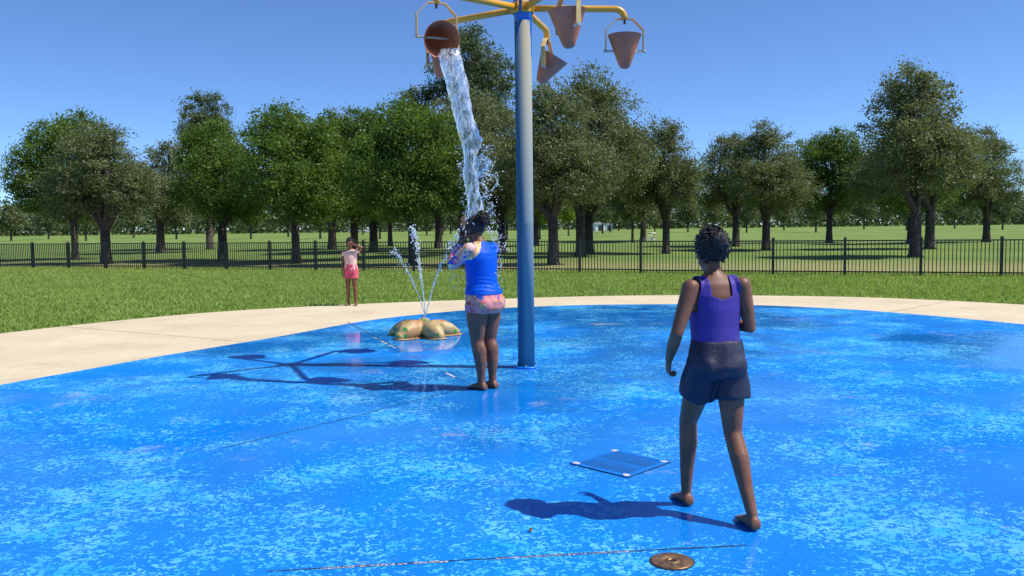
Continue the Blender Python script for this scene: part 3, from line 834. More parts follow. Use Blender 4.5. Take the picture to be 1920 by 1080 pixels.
def chain_basket():
    Y = 58.0
    r = empty('chain_basket', (gx(1222, Y), Y, 0), 0, label='low round chain basket on a pole standing in the mown field', cat='disc basket')
    MB().tube([(0, 0, -0.02), (0, 0, 1.02)], 0.022, 8, False).build('pole', M['basket'], r)
    b = MB(); n = 24
    for z, rr in ((0.90, 0.27), (1.0, 0.27), (1.0, 0.255), (0.90, 0.255)): b.v += [(rr * math.cos(2 * PI * j / n), rr * math.sin(2 * PI * j / n), z) for j in range(n)]
    for k in range(4):
        for j in range(n): b.f.append((k * n + j, k * n + (j + 1) % n, ((k + 1) % 4) * n + (j + 1) % n, ((k + 1) % 4) * n + j))
    b.build('top_band', M['band'], r)
    for j in range(12):
        a = 2 * PI * j / 12
        MB().tube([(0.26 * math.cos(a), 0.26 * math.sin(a), 0.92), (0.16 * math.cos(a), 0.16 * math.sin(a), 0.7), (0.03 * math.cos(a), 0.03 * math.sin(a), 0.56)], 0.006, 5, False).build('chain', M['basket'], r)
    b = MB(); tr = 0.012
    for z, rr in ((0.42, 0.30), (0.52, 0.32), (0.60, 0.33)):
        pts = [(rr * math.cos(2 * PI * j / 20), rr * math.sin(2 * PI * j / 20), z) for j in range(21)]
        b.tube(pts, tr, 5, False)
    for j in range(16):
        a = 2 * PI * j / 16
        b.tube([(0, 0, 0.42), (0.3 * math.cos(a), 0.3 * math.sin(a), 0.42), (0.33 * math.cos(a), 0.33 * math.sin(a), 0.60)], 0.006, 4, False)
    b.build('tray', M['basket'], r)
chain_basket()

# ------------------------------------------------------------------ dumping-bucket post
PB = ground(988, 690, PZ)
PX, PY = PB.x - 0.004, PB.y + 0.05
ARM_Z, ARM_R = 3.775, 1.07
post = empty('bucket_post', (PX, PY, PZ), 0, label='tall sun-faded blue pole with five yellow arms carrying tipping buckets', cat='water feature')
zz = [0.0, 1.53, 1.545, 1.56, 3.66, 3.70, 3.78, 3.88, 3.93, 3.945]
zz = [z - 0.03 if z > 3 else z for z in zz]
rr = [0.0885, 0.0885, 0.0905, 0.0885, 0.0885, 0.093, 0.097, 0.097, 0.085, 0.05]
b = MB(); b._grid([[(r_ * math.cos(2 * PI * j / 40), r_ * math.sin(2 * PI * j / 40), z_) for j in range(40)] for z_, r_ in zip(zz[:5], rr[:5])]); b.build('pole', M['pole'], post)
b = MB(); b._grid([[(r_ * math.cos(2 * PI * j / 40), r_ * math.sin(2 * PI * j / 40), z_) for j in range(40)] for z_, r_ in zip(zz[4:], rr[4:])])
cap_o = b.build('head_cap', M['blue_cap'], post)
# paint runs from the head cap
b = MB()
for a, l, w in ((-0.35, 0.42, 0.016), (-0.55, 0.22, 0.013), (-0.15, 0.55, 0.012), (0.1, 0.3, 0.014), (-2.2, 0.3, 0.012)):
    pts = [(0.083 * math.cos(a + 0.03 * math.sin(k)), 0.083 * math.sin(a + 0.03 * math.sin(k)), 3.68 - l * k / 6) for k in range(7)]
    b.tube(pts, [w * (1 - 0.5 * k / 6) for k in range(7)], 8)
b.build('paint_run', M['blue_cap'], cap_o)
b = MB(); b._grid([[(r_ * math.cos(2 * PI * j / 40), r_ * math.sin(2 * PI * j / 40), z_) for j in range(40)] for z_, r_ in ((0.0, 0.135), (0.014, 0.135), (0.020, 0.128), (0.020, 0.09))])
fl_o = b.build('base_flange', M['grate'], post, True)
for k in range(6):
    a = 2 * PI * k / 6 + 0.45
    b = MB(); b.tube([(0.112 * math.cos(a), 0.112 * math.sin(a), 0.018), (0.112 * math.cos(a), 0.112 * math.sin(a), 0.040)], 0.011, 6, False)
    b.build('bolt', M['steel'], fl_o, False)

ARMS = [4, -72 + 4, -144 + 2, 144 + 2, 72 + 2]
TILT = {}
hangers = []
def elbow_pts(L, rb=0.10):
    pts = [Vector((0.085, 0, 0)), Vector((L * 0.5, 0, 0))]
    for k in range(9):
        t = PI / 2 * k / 8
        pts.append(Vector((L - rb + rb * math.sin(t), 0, -rb + rb * math.cos(t))))
    return pts
for k, az in enumerate(ARMS):
    A = Matrix.Rotation(R(az), 3, 'Z')
    L = ARM_R
    pts = [A @ p + Vector((0, 0, ARM_Z - PZ)) for p in elbow_pts(L)]
    arm = MB().tube(pts, 0.034, 16, False).build('arm', M['yellow'], post)
    b = MB(); b.box(A @ Vector((0.103, 0, 0)) + Vector((0, 0, ARM_Z - PZ)), (0.010, 0.056, 0.056), A)
    b.build('mounting_flange', M['yellow'], arm, False, bevel=0.006)
    tip = A @ Vector((L, 0, -0.10)) + Vector((0, 0, ARM_Z - PZ))
    # octagonal bracket, plane contains the arm direction (with a small own turn)
    hy = R(az) + {0: 0.0, 1: 0.05, 2: -0.28, 3: 0.1, 4: 0.0}[k]
    HA = Matrix.Rotation(hy, 3, 'Z')
    outl = [(-0.205, -0.345), (-0.205, -0.115), (-0.09, 0.0), (0.09, 0.0), (0.205, -0.115), (0.205, -0.345)]
    inn = [(-0.195, -0.345), (-0.195, -0.119), (-0.086, -0.010), (0.086, -0.010), (0.195, -0.119), (0.195, -0.345)]
    b = MB(); n = 6
    for pr, y in ((outl, -0.024), (inn, -0.024), (inn, 0.024), (outl, 0.024)): b.v += [tuple(HA @ Vector((x, y, z)) + tip) for x, z in pr]
    for q in range(4):
        for i in range(n - 1):
            b.f.append((q * n + i, q * n + i + 1, ((q + 1) % 4) * n + i + 1, ((q + 1) % 4) * n + i))
    b.f += [(0, n, 2 * n, 3 * n), (n - 1, 4 * n - 1, 3 * n - 1, 2 * n - 1)]
    b.build('bracket', M['hanger'], arm, False)
    MB().tube([tip + Vector((0, 0, 0.0)), tip + Vector((0, 0, -0.055))], 0.013, 10, False).build('nozzle', M['dark_steel'], arm)
    hangers.append((tip + Vector((PX, PY, PZ)), hy))

# bucket: local frame x = axle, opening +z ; pivot at origin
def bucket_mesh():
    prof = [(0.0, -0.180), (0.030, -0.178), (0.048, -0.168), (0.060, -0.148), (0.085, -0.085), (0.125, 0.025), (0.175, 0.165), (0.178, 0.167), (0.178, 0.160)]
    inner = [(0.171, 0.163), (0.119, 0.025), (0.078, -0.085), (0.050, -0.145), (0.0, -0.163)]
    prof = prof[:-1] + inner
    n = 40
    b = MB(); rings = []
    for r_, z_ in prof: rings.append([(max(r_, 0.0005) * math.cos(2 * PI * j / n), max(r_, 0.0005) * math.sin(2 * PI * j / n), z_) for j in range(n)])
    b._grid(rings, False)
    return b.mesh('bucket_cone', M['bucket'])
bm_ = bucket_mesh()
axle_m = MB().tube([(-0.215, 0, 0), (0.215, 0, 0)], 0.012, 10, False).mesh('axle', M['axle'])
blt = MB(); blt.tube([(-0.222, 0, 0), (-0.208, 0, 0)], 0.018, 8, False); blt.tube([(0.208, 0, 0), (0.222, 0, 0)], 0.018, 8, False)
bolt_m = blt.mesh('axle_bolt', M['steel'], False)
bl = {0: ('terracotta bucket hanging upright from the arm at the right angle to the tall pine', 0, 0.0),
      1: ('terracotta bucket hanging upright from the arm above the open pad', 0.06, 0.0),
      2: ('terracotta bucket tipped over and pouring water onto the girl in blue', None, 0),
      3: ('terracotta bucket half hidden behind the pouring bucket', 0.35, 0.0),
      4: ('terracotta bucket tilted partway over close beside the blue pole', 0.55, 0)}
bl[0] = ('upright terracotta bucket on the arm furthest from the pouring bucket', 0, 0)
for k, (tip, hy) in enumerate(hangers):
    lab, tilt, _ = bl[k]
    r = empty('tipping_bucket', tip + Vector((0, 0, -0.335)), 0, label=lab, cat='bucket', group='tipping buckets on the pole')
    if tilt is None:
        # tipped about the axle so that the mouth faces camera-side and down
        tilt = R(-106)
    r.rotation_euler = Matrix.Rotation(hy, 4, 'Z').to_euler() if tilt == 0 else (Matrix.Rotation(hy, 4, 'Z') @ Matrix.Rotation(tilt, 4, 'X')).to_euler()
    link('cone', bm_, r); link('axle', axle_m, r); link('axle_bolt', bolt_m, r)
BK = hangers[2]

# ------------------------------------------------------------------ starfish fountain
SC = ground(795, 637, PZ); SY = SC.y + 0.36
star = empty('starfish_fountain', (at(794, 630, SY).x, SY, PZ), 0, label='tan starfish fountain with green spots spraying thin jets on the pad', cat='fountain')
def make_star():
    b = MB()
    b.ell((0, 0, 0.10), (0.15, 0, 0), (0, 0.15, 0), (0, 0, 0.155))
    for az, L, w in ((-128, 0.46, 1.1), (-52, 0.43, 1.05), (16, 0.47, 0.95), (92, 0.46, 1.0), (162, 0.47, 1.0)):
        c, s_ = math.cos(R(az)), math.sin(R(az))
        pts = [(c * L * t, s_ * L * t, z) for t, z in ((0.05, 0.10), (0.3, 0.115), (0.55, 0.105), (0.8, 0.07), (0.97, 0.035))]
        b.tube(pts, [0.10 * w, 0.118 * w, 0.128 * w, 0.108 * w, 0.07 * w], 18)
    b.v = [(x, y, max(z, 0.004)) for x, y, z in b.v]
    o = b.build('shell', M['star'], star, remesh=0.012, sm=5)
    zs = [v.co.z for v in o.data.vertices]
    for v in o.data.vertices:
        if v.co.z < 0.012: v.co.z = 0.001
    # base lip
    b = MB()
    for az, L, w in ((-128, 0.46, 1.1), (-52, 0.43, 1.05), (16, 0.47, 0.95), (92, 0.46, 1.0), (162, 0.47, 1.0)):
        c, s_ = math.cos(R(az)), math.sin(R(az)); sx = Vector((-s_, c, 0))
        b.loft([(Vector((c, s_, 0)) * (L * t) + Vector((0, 0, 0.010)), sx * (q * w), Vector((0, 0, 0.011))) for t, q in ((0.02, 0.11), (0.3, 0.142), (0.6, 0.146), (0.85, 0.128), (1.0, 0.105), (1.1, 0.075), (1.15, 0.04))], 14)
    b.build('base_lip', M['star'], star, remesh=0.009, sm=3)
    MB().tube([(0.0, 0, 0.21), (0.0, 0, 0.265)], [0.028, 0.022], 14, False).build('nozzle', M['brass'], star)
make_star()

# ------------------------------------------------------------------ water
def droplet_mesh(name, P, rad, mat, stretch=None):
    """low-poly drops (octahedron split once) merged into one mesh"""
    base = []
    t = (1 + 5 ** 0.5) / 2
    ico = np.array([(-1, t, 0), (1, t, 0), (-1, -t, 0), (1, -t, 0), (0, -1, t), (0, 1, t), (0, -1, -t), (0, 1, -t), (t, 0, -1), (t, 0, 1), (-t, 0, -1), (-t, 0, 1)]) / math.sqrt(1 + t * t)
    fi = [(0, 11, 5), (0, 5, 1), (0, 1, 7), (0, 7, 10), (0, 10, 11), (1, 5, 9), (5, 11, 4), (11, 10, 2), (10, 7, 6), (7, 1, 8), (3, 9, 4), (3, 4, 2), (3, 2, 6), (3, 6, 8), (3, 8, 9), (4, 9, 5), (2, 4, 11), (6, 2, 10), (8, 6, 7), (9, 8, 1)]
    V = list(map(tuple, ico)); F2 = []; cache = {}
    def mid(a, c):
        k = (min(a, c), max(a, c))
        if k not in cache:
            p = np.array(V[a]) + np.array(V[c]); p /= np.linalg.norm(p); cache[k] = len(V); V.append(tuple(p))
        return cache[k]
    for a, c, d in fi:
        x, y, z = mid(a, c), mid(c, d), mid(d, a)
        F2 += [(a, x, z), (c, y, x), (d, z, y), (x, y, z)]
    V = np.array(V); F2 = np.array(F2)
    n = len(P); P = np.asarray(P); rad = np.asarray(rad)
    sc = rad[:, None, None] * (0.75 + 0.5 * rng.random((n, 1, 3)))
    if stretch is not None: sc = sc * np.array(stretch)[None, None, :]
    VV = P[:, None, :] + V[None] * sc
    FF = F2[None] + (np.arange(n) * len(V))[:, None, None]
    return fast_mesh(name, VV.reshape(-1, 3), FF.reshape(-1, 3), mat, True)
def vnoise(x, y, seed=0):
    """smooth periodic-ish sum of sines noise"""
    r = np.random.default_rng(seed)
    out = np.zeros_like(x)
    for _ in range(9):
        k = r.integers(1, 7); f = r.uniform(0.5, 5.0); p = r.uniform(0, 6.28); q = r.uniform(-2.5, 2.5)
        out += np.sin(k * x + f * y + p + 0.8 * np.sin(q * y + p)) / (1 + 0.35 * k)
    return out / 4.0

def water_pour():
    # silhouette in the photograph, left/right edge by height; distance runs from the bucket lip to the girl's head
    rows = [(92, 826, 860), (104, 823, 865), (120, 826, 869), (150, 835, 876), (190, 845, 882), (225, 853, 888), (248, 860, 899), (260, 864, 903), (275, 867, 899), (292, 869, 894), (320, 870, 894), (345, 872, 897), (375, 875, 901), (400, 877, 904), (416, 878, 906)]
    y0, y1 = rows[0][0], rows[-1][0]
    nr, na = 260, 72
    ys = np.linspace(y0, y1, nr)
    xl = np.interp(ys, [r[0] for r in rows], [r[1] for r in rows]); xr = np.interp(ys, [r[0] for r in rows], [r[2] for r in rows])
    Yl = BK[0].y - 0.13; Ye = GIRL_Y + 0.04
    V = np.zeros((nr, na, 3))
    th = np.linspace(0, 2 * PI, na, endpoint=False)
    TH, YY = np.meshgrid(th, (ys - y0) / 45.0)
    N1 = vnoise(TH, YY * 1.0, 3); N2 = vnoise(TH * 3, YY * 2.6, 11); N3 = vnoise(TH * 6, YY * 6, 5)
    amp = np.interp(ys, [92, 160, 260, 416], [0.14, 0.26, 0.42, 0.52])[:, None]
    rad = 1 + amp * (0.55 * N1 + 0.35 * N2 + 0.2 * N3)
    for i, y in enumerate(ys):
        t = (y - y0) / (y1 - y0)
        Y = Yl + (Ye - Yl) * t ** 0.62
        a = at((xl[i] + xr[i]) / 2, y, Y); w = (xr[i] - xl[i]) / 2 / FPX * Y
        dp = 0.050 - 0.012 * t
        V[i, :, 0] = a.x + w * np.cos(th) * rad[i]; V[i, :, 1] = a.y + dp * np.sin(th) * rad[i]
        V[i, :, 2] = a.z + 0.02 * N1[i] * t
    F = []
    idx = np.arange(nr * na).reshape(nr, na)
    F = np.stack([idx[:-1], np.roll(idx[:-1], -1, 1), np.roll(idx[1:], -1, 1), idx[1:]], -1).reshape(-1, 4)
    c0 = V[0].mean(0); c1 = V[-1].mean(0)
    VV = np.vstack([V.reshape(-1, 3), c0, c1]); k = nr * na
    root = empty('water_pour', tuple(c1), 0, label='thick clear stream of water falling from the tipped bucket onto the girl', cat='water')
    VV -= c1
    b = MB(); b.v = [tuple(v) for v in VV]; b.f = [tuple(f) for f in F] + [(k, int(idx[0, (j + 1) % na]), int(idx[0, j])) for j in range(na)] + [(k + 1, int(idx[-1, j]), int(idx[-1, (j + 1) % na])) for j in range(na)]
    b.build('stream', M['water'], root)
    # ligaments flung off to the side
    def lig(px, rad, Y):
        pts = [at(x, y, Y + random.uniform(-0.03, 0.03)) - Vector(c1) for x, y in px]
        out, rr_ = [], []
        for i in range(len(pts) - 1):
            for j in range(6):
                tt = j / 6
                p0 = pts[max(i - 1, 0)]; p1 = pts[i]; p2 = pts[i + 1]; p3 = pts[min(i + 2, len(pts) - 1)]
                out.append(0.5 * ((2 * p1) + (p2 - p0) * tt + (2 * p0 - 5 * p1 + 4 * p2 - p3) * tt * tt + (3 * p1 - p0 - 3 * p2 + p3) * tt ** 3))
                rr_.append(rad * random.uniform(0.55, 1.4))
        out.append(pts[-1]); rr_.append(rad * 0.6)
        b = MB(); b.tube(out, rr_, 8); return b
    Yg = GIRL_Y + 0.1
    for px, rad in [([(890, 338), (903, 331), (916, 328), (927, 330), (933, 341), (928, 349), (921, 358)], 0.007),
                    ([(893, 344), (904, 343), (911, 349), (912, 359), (906, 368)], 0.0055),
                    ([(891, 306), (900, 299), (908, 301), (914, 310), (911, 318), (903, 322)], 0.006),
                    ([(898, 372), (906, 368), (914, 372)], 0.006),
                    ([(915, 296), (923, 304), (922, 316), (918, 326)], 0.004),
                    ([(900, 405), (910, 398), (920, 392), (925, 384)], 0.010),
                    ([(902, 413), (915, 408), (926, 399)], 0.011), ([(930, 341), (934, 332), (930, 322)], 0.004)]:
        lig(px, rad, Yg).build('ligament', M['water'], root)
    # thin torn sheet
    b = MB(); n = 18; P0 = []
    for i in range(n + 1):
        t = i / n
        l = at(893 + 3 * t, 292 + 42 * t, Yg); r_ = at(897 + 24 * math.sin(PI * min(1, t * 0.9 + 0.12)) , 288 + 44 * t, Yg + 0.04)
        P0.append([l.lerp(r_, s_ / 10) + Vector((0, 0.018 * math.sin(5 * s_ / 10 + 6 * t), 0.012 * math.sin(9 * t + s_))) - Vector(c1) for s_ in range(11)])
    rings = [row + [p + Vector((0.0, 0.004, 0)) for p in reversed(row)] for row in P0]
    b._grid(rings); b.build('torn_sheet', M['water'], root)
    # drops
    P, rd = [], []
    for _ in range(620):
        y = rng.uniform(270, 470); side_ = 1 if rng.random() < 0.72 else -1
        xl_ = np.interp(y, [260, 416, 470], [864, 878, 868]); xr_ = np.interp(y, [260, 416, 470], [900, 906, 930])
        e = abs(rng.normal()) * (15 if side_ > 0 else 5)
        x = (xr_ + e) if side_ > 0 else (xl_ - e)
        P.append(tuple(at(x, y, Yg + rng.normal() * 0.1) - Vector(c1))); rd.append(rng.uniform(0.0018, 0.0065))
    for _ in range(200):   # over the head, down the back and off the elbow
        y = rng.uniform(440, 545); x = 934 + 6 * rng.normal() if rng.random() < 0.7 else rng.normal(858, 10)
        P.append(tuple(at(x, y, GIRL_Y + 0.05 + rng.normal() * 0.08) - Vector(c1))); rd.append(rng.uniform(0.0018, 0.006))
    tag(link('drops', droplet_mesh('drops', P, rd, M['spray']), root), kind='stuff')

GP = ground(908, 731, PZ)
GIRL_Y = GP.y + 0.09
water_pour()

def jet(px, rad0, label, ndrop, spread):
    Y0 = star.location.y
    nz = Vector((star.location.x, star.location.y, PZ + 0.262))
    pts = []
    for i in range(len(px) - 1):
        for j in range(8): t = j / 8; pts.append((px[i][0] + (px[i + 1][0] - px[i][0]) * t, px[i][1] + (px[i + 1][1] - px[i][1]) * t))
    pts.append(px[-1])
    n = len(pts)
    r = empty('water_jet', nz, 0, label=label, cat='water jet', group='jets from the starfish fountain')
    W = [at(x, y, Y0) - nz for x, y in pts]
    W[0] = Vector((0, 0, 0))
    k = int(n * 0.62)
    b = MB(); b.tube(W[:k], [rad0 * (0.6 + 0.5 * random.random()) * (1 - 0.4 * i / k) for i in range(k)], 8); b.build('stream', M['spray'], r)
    P, rd = [], []
    for _ in range(ndrop):
        t = rng.random() ** 0.6
        i = min(n - 1, int(t * n)); s_ = spread * t ** 1.6
        P.append(tuple(W[i] + Vector((rng.normal() * s_, rng.normal() * s_, rng.normal() * 0.03)))); rd.append(rng.uniform(0.004, 0.011) * (0.6 + 0.5 * t))
    tag(link('drops', droplet_mesh('drops', P, rd, M['spray'], (0.85, 0.85, 1.2)), r), kind='stuff')
jet([(798, 594), (795, 560), (790, 525), (785, 490), (780, 455), (773, 425)], 0.010, 'tall middle water jet rising highest from the starfish fountain', 260, 0.04)
jet([(798, 594), (787, 558), (773, 527), (760, 500), (750, 485), (738, 470)], 0.007, 'thin water jet from the starfish leaning toward the girl in peach top', 120, 0.04)
jet([(798, 594), (806, 560), (815, 528), (826, 498), (841, 468), (856, 446), (871, 433)], 0.009, 'water jet from the starfish arching toward the girl in blue', 200, 0.045)

# ------------------------------------------------------------------ drains and bits on the pad
def grate():
    tl, tr_, br, bl_ = [ground(*p, PZ) for p in ((1135, 843), (1246, 865), (1185, 898), (1088, 872))]
    c = (tl + tr_ + br + bl_) / 4
    u = ((tr_ - tl) + (br - bl_)).normalized(); v = Vector((-u.y, u.x, 0))
    ang = math.atan2(u.y, u.x); s = 0.225
    r = empty('drain_grate', (c.x, c.y, PZ), ang, label='square blue slotted drain grate set into the pad with chipped corners', cat='drain')
    b = MB(); b.box((0, 0, 0.0025), (s + 0.005, s + 0.005, 0.0012)); b.build('pit_rim', M['grate_pit'], r, False)
    b = MB()
    for sx, sy, hx, hy in ((0, s - 0.016, s, 0.016), (0, -s + 0.016, s, 0.016), (s - 0.016, 0, 0.016, s - 0.032), (-s + 0.016, 0, 0.016, s - 0.032)): b.box((sx, sy, 0.0055), (hx, hy, 0.0015))
    b.build('frame', M['grate'], r, False)
    nb = 17; w = 2 * (s - 0.032) / nb
    sl = MB(); sl.box((0, 0, 0), (w * 0.24, s - 0.034, 0.0010)); sm_ = sl.mesh('slat', M['grate'], False)
    for i in range(nb): link('slat', sm_, r, (-(s - 0.032) + w * (i + 0.5), 0, 0.0055))
    b = MB(); b.box((0, 0, 0.0053), (s - 0.034, 0.008, 0.0009)); b.build('cross_bar', M['grate'], r, False)
    for x in (-1, 1):
        for y in (-1, 1):
            b = MB(); n = 12
            b.v = [(0, 0, 0.0080)] + [((0.026 + random.uniform(-.008, .008)) * math.cos(2 * PI * j / n), (0.02 + random.uniform(-.006, .006)) * math.sin(2 * PI * j / n), 0.0080) for j in range(n)]
            b.f = [(0, 1 + j, 1 + (j + 1) % n) for j in range(n)]
            o = b.build('chipped_corner', M['bare'], r, False); o.location = (x * (s - 0.03), y * (s - 0.026), 0)
grate()
def ground_nozzle():
    c = ground(1260, 1053.5, PZ); 
    r = empty('spray_nozzle_cover', (c.x, c.y, PZ), 0, label='round tarnished bronze spray nozzle cover set flush in the pad', cat='drain cover')
    n = 48
    def rev(prof, name, mat, par):
        b = MB(); b._grid([[(q * math.cos(2 * PI * j / n), q * math.sin(2 * PI * j / n), z) for j in range(n)] for q, z in prof], False); return b.build(name, mat, par)
    rev([(0.100, 0.0035), (0.090, 0.0036)], 'seat_gap', M['grate_pit'], r)
    d = rev([(0.0935, 0.001), (0.0935, 0.006), (0.091, 0.0075), (0.038, 0.0085), (0.036, 0.006), (0.033, 0.006), (0.031, 0.0085), (0.016, 0.009), (0.014, 0.002)], 'cover_plate', M['brass'], r)
    b = MB(); b.tube([(0, 0, 0.0015), (0, 0, 0.0045)], 0.0138, 16, False); b.build('nozzle_hole', M['grate_pit'], r, False)
    for k in range(3):
        a = 2 * PI * k / 3 + 2.2
        b = MB(); b.tube([(0.072 * math.cos(a), 0.072 * math.sin(a), 0.005), (0.072 * math.cos(a), 0.072 * math.sin(a), 0.0098)], 0.006, 10, False); b.build('screw', M['steel'], d, False)
ground_nozzle()
def dead_leaf(px, py, L, label, rz):
    c = ground(px, py, PZ)
    b = MB(); n = 9; rows = []
    for i in range(n):
        t = i / (n - 1); w = L * 0.32 * math.sin(PI * min(1, t * 0.95 + 0.04)) ** 0.8
        z = 0.004 + 0.35 * L * t * t
        rows.append([Vector((L * t, -w, z + w * 0.5)), Vector((L * t, 0, z)), Vector((L * t, w, z + w * 0.6))])
    rings = [r_ + [p + Vector((0, 0, 0.0012)) for p in reversed(r_)] for r_ in rows]
    b._grid(rings)
    o = b.build('fallen_leaf', M['dead_leaf']); o.location = (c.x, c.y, PZ); o.rotation_euler = (0, 0, rz)
    tag(o, label, 'leaf')
dead_leaf(994, 999, 0.028, 'curled dry brown leaf lying on the pad near the child shadow', 1.3)
dead_leaf(816, 878, 0.018, 'tiny dry leaf scrap lying alone on smooth blue paint', 0.4)

# ------------------------------------------------------------------ people
X, Y_, Z = Vector((1, 0, 0)), Vector((0, 1, 0)), Vector((0, 0, 1))
def add_hand(b, wrist, d, palm_n, s, side, curl=0.5, thumb_side=None):
    """palm + five bent fingers; d = hand direction, palm_n = palm normal (fingers curl towards it), side vector points to the thumb"""
    d = Vector(d).normalized(); pn = Vector(palm_n); pn = (pn - d * pn.dot(d)).normalized(); sd = Vector(side); sd = (sd - d * sd.dot(d) - pn * sd.dot(pn)).normalized()
    w = Vector(wrist)
    b.loft([(w - d * 0.01 * s, sd * 0.024 * s, pn * 0.018 * s), (w + d * 0.02 * s, sd * 0.030 * s, pn * 0.017 * s), (w + d * 0.055 * s, sd * 0.038 * s, pn * 0.015 * s), (w + d * 0.085 * s, sd * 0.038 * s, pn * 0.012 * s), (w + d * 0.094 * s, sd * 0.030 * s, pn * 0.008 * s)], 16)
    for off, L in ((0.029, 0.070), (0.010, 0.079), (-0.010, 0.074), (-0.028, 0.058)):
        p = w + d * 0.082 * s + sd * off * s
        a1, a2, a3 = curl * 0.5, curl * 1.3, curl * 2.0
        pts = [p]
        for ang, f in ((a1, 0.45), (a2, 0.32), (a3, 0.23)):
            p = p + (d * math.cos(ang) + pn * math.sin(ang)) * L * f * s; pts.append(p)
        b.tube(pts, [0.0095 * s, 0.009 * s, 0.008 * s, 0.0068 * s], 8)
    p = w + d * 0.03 * s + sd * 0.026 * s
    b.tube([p, p + (d * 0.6 + sd * 0.7 + pn * 0.3) * 0.034 * s, p + (d * 0.85 + sd * 0.62 + pn * 0.55) * 0.058 * s], [0.0125 * s, 0.0105 * s, 0.008 * s], 8)
def add_foot(b, ank, fwd, s, toe_lift=0.0):
    """foot flat on z = 0 below the ankle joint"""
    f = Vector((fwd[0], fwd[1], 0)).normalized(); r = Vector((f.y, -f.x, 0)); a = Vector((ank[0], ank[1], ank[2])); z0 = ank[2] - 0.075 * s
    base = Vector((ank[0], ank[1], z0))
    S = [(-0.058, 0.030, 0.020, 0.022), (-0.045, 0.034, 0.034, 0.036), (0.0, 0.036, 0.040, 0.042), (0.05, 0.038, 0.033, 0.034), (0.10, 0.044, 0.022, 0.024), (0.135, 0.043, 0.015, 0.017), (0.15, 0.038, 0.012, 0.014)]
    b.loft([(base + f * t * s + Z * h * s, r * w * s, Z * q * s) for t, w, q, h in S], 16)
    for i, (o, L) in enumerate(((0.030, 0.042), (0.012, 0.044), (-0.004, 0.038), (-0.019, 0.032), (-0.032, 0.025))):
        p = base + f * 0.14 * s + r * o * s + Z * 0.012 * s
        b.tube([p, p + f * L * 0.6 * s, p + f * L * s - Z * 0.002 * s], [0.012 * s if i == 0 else 0.0098 * s] * 2 + [0.009 * s if i == 0 else 0.0075 * s], 8)
def limb_pts(b, pts, rad, n=16): b.tube(pts, rad, n)
def head_parts(b, hc, fwd, up, s, face=True):
    """skull + face features; hc centre of the head"""
    f, u = Vector(fwd).normalized(), Vector(up).normalized(); r = f.cross(u).normalized()
    b.ell(hc + u * 0.022 * s - f * 0.008 * s, r * 0.075 * s, f * 0.094 * s, u * 0.088 * s, 20, 14)
    b.ell(hc - u * 0.045 * s + f * 0.022 * s, r * 0.058 * s, f * 0.066 * s, u * 0.068 * s, 18, 12)
    b.ell(hc - u * 0.090 * s + f * 0.058 * s, r * 0.026 * s, f * 0.022 * s, u * 0.022 * s, 12, 8)
    b.loft([(hc + u * 0.012 * s + f * 0.080 * s, r * 0.009 * s, f * 0.010 * s), (hc - u * 0.018 * s + f * 0.092 * s, r * 0.012 * s, f * 0.012 * s), (hc - u * 0.036 * s + f * 0.096 * s, r * 0.019 * s, f * 0.014 * s), (hc - u * 0.046 * s + f * 0.086 * s, r * 0.014 * s, f * 0.008 * s)], 12)
    b.ell(hc - u * 0.064 * s + f * 0.080 * s, r * 0.025 * s, f * 0.013 * s, u * 0.007 * s, 12, 8)
    b.ell(hc - u * 0.075 * s + f * 0.079 * s, r * 0.022 * s, f * 0.013 * s, u * 0.008 * s, 12, 8)
    b.ell(hc + u * 0.022 * s + f * 0.074 * s, r * 0.052 * s, f * 0.015 * s, u * 0.010 * s, 14, 8)
    for q in (-1, 1):
        b.ell(hc - u * 0.014 * s - f * 0.006 * s + r * q * 0.076 * s, r * 0.010 * s, f * 0.020 * s, u * 0.031 * s, 12, 8)
        b.ell(hc - u * 0.030 * s + f * 0.060 * s + r * q * 0.034 * s, r * 0.024 * s, f * 0.022 * s, u * 0.022 * s, 12, 8)
    return r
def eyes(root, hc, fwd, up, s):
    f, u = Vector(fwd).normalized(), Vector(up).normalized(); r = f.cross(u).normalized()
    for q in (-1, 1):
        c = hc + u * 0.002 * s + f * 0.0785 * s + r * q * 0.031 * s
        e = MB(); e.ell(c, r * 0.0125 * s, f * 0.008 * s, u * 0.0075 * s, 12, 8); eo = e.build('eye', M['eye'], root)
        e = MB(); e.ell(c + f * 0.005 * s, r * 0.0058 * s, f * 0.0042 * s, u * 0.0062 * s, 10, 6); e.build('iris', M['iris'], eo)
def rough_hair(o, amt, seed):
    """small irregular displacement so that hair reads as curls"""
    r = np.random.default_rng(seed)
    me = o.data; n = len(me.vertices)
    co = np.empty(n * 3, np.float32); me.vertices.foreach_get('co', co); co = co.reshape(-1, 3)
    no = np.empty(n * 3, np.float32); me.vertex_normals.foreach_get('vector', no); no = no.reshape(-1, 3)
    h = np.zeros(n)
    for k in range(14):
        d = r.normal(size=3); d /= np.linalg.norm(d); fr = r.uniform(60, 320)
        h += np.sin(co @ d * fr + r.uniform(0, 6.28)) / 14 * 2.2
    co += no * ((h + r.normal(size=n) * 0.35)[:, None] * amt)
    me.vertices.foreach_set('co', co.ravel()); me.update()

def curls(name, parent, centres, rad, mat, seed):
    """many small coil clumps joined into one curly mass"""
    r = np.random.default_rng(seed); b = MB()
    for c in centres:
        c = Vector(c); k = rad * r.uniform(.6, 1.35)
        u, w, d = basis(Vector(r.normal(size=3)))
        b.ell(c, u * k, w * k * r.uniform(.5, .9), d * k * r.uniform(.9, 1.6), 7, 5)
    return b.build(name, mat, parent)
def sect(c, a, bb, tilt=0.0): return (Vector(c), X * a, Y_ * bb)

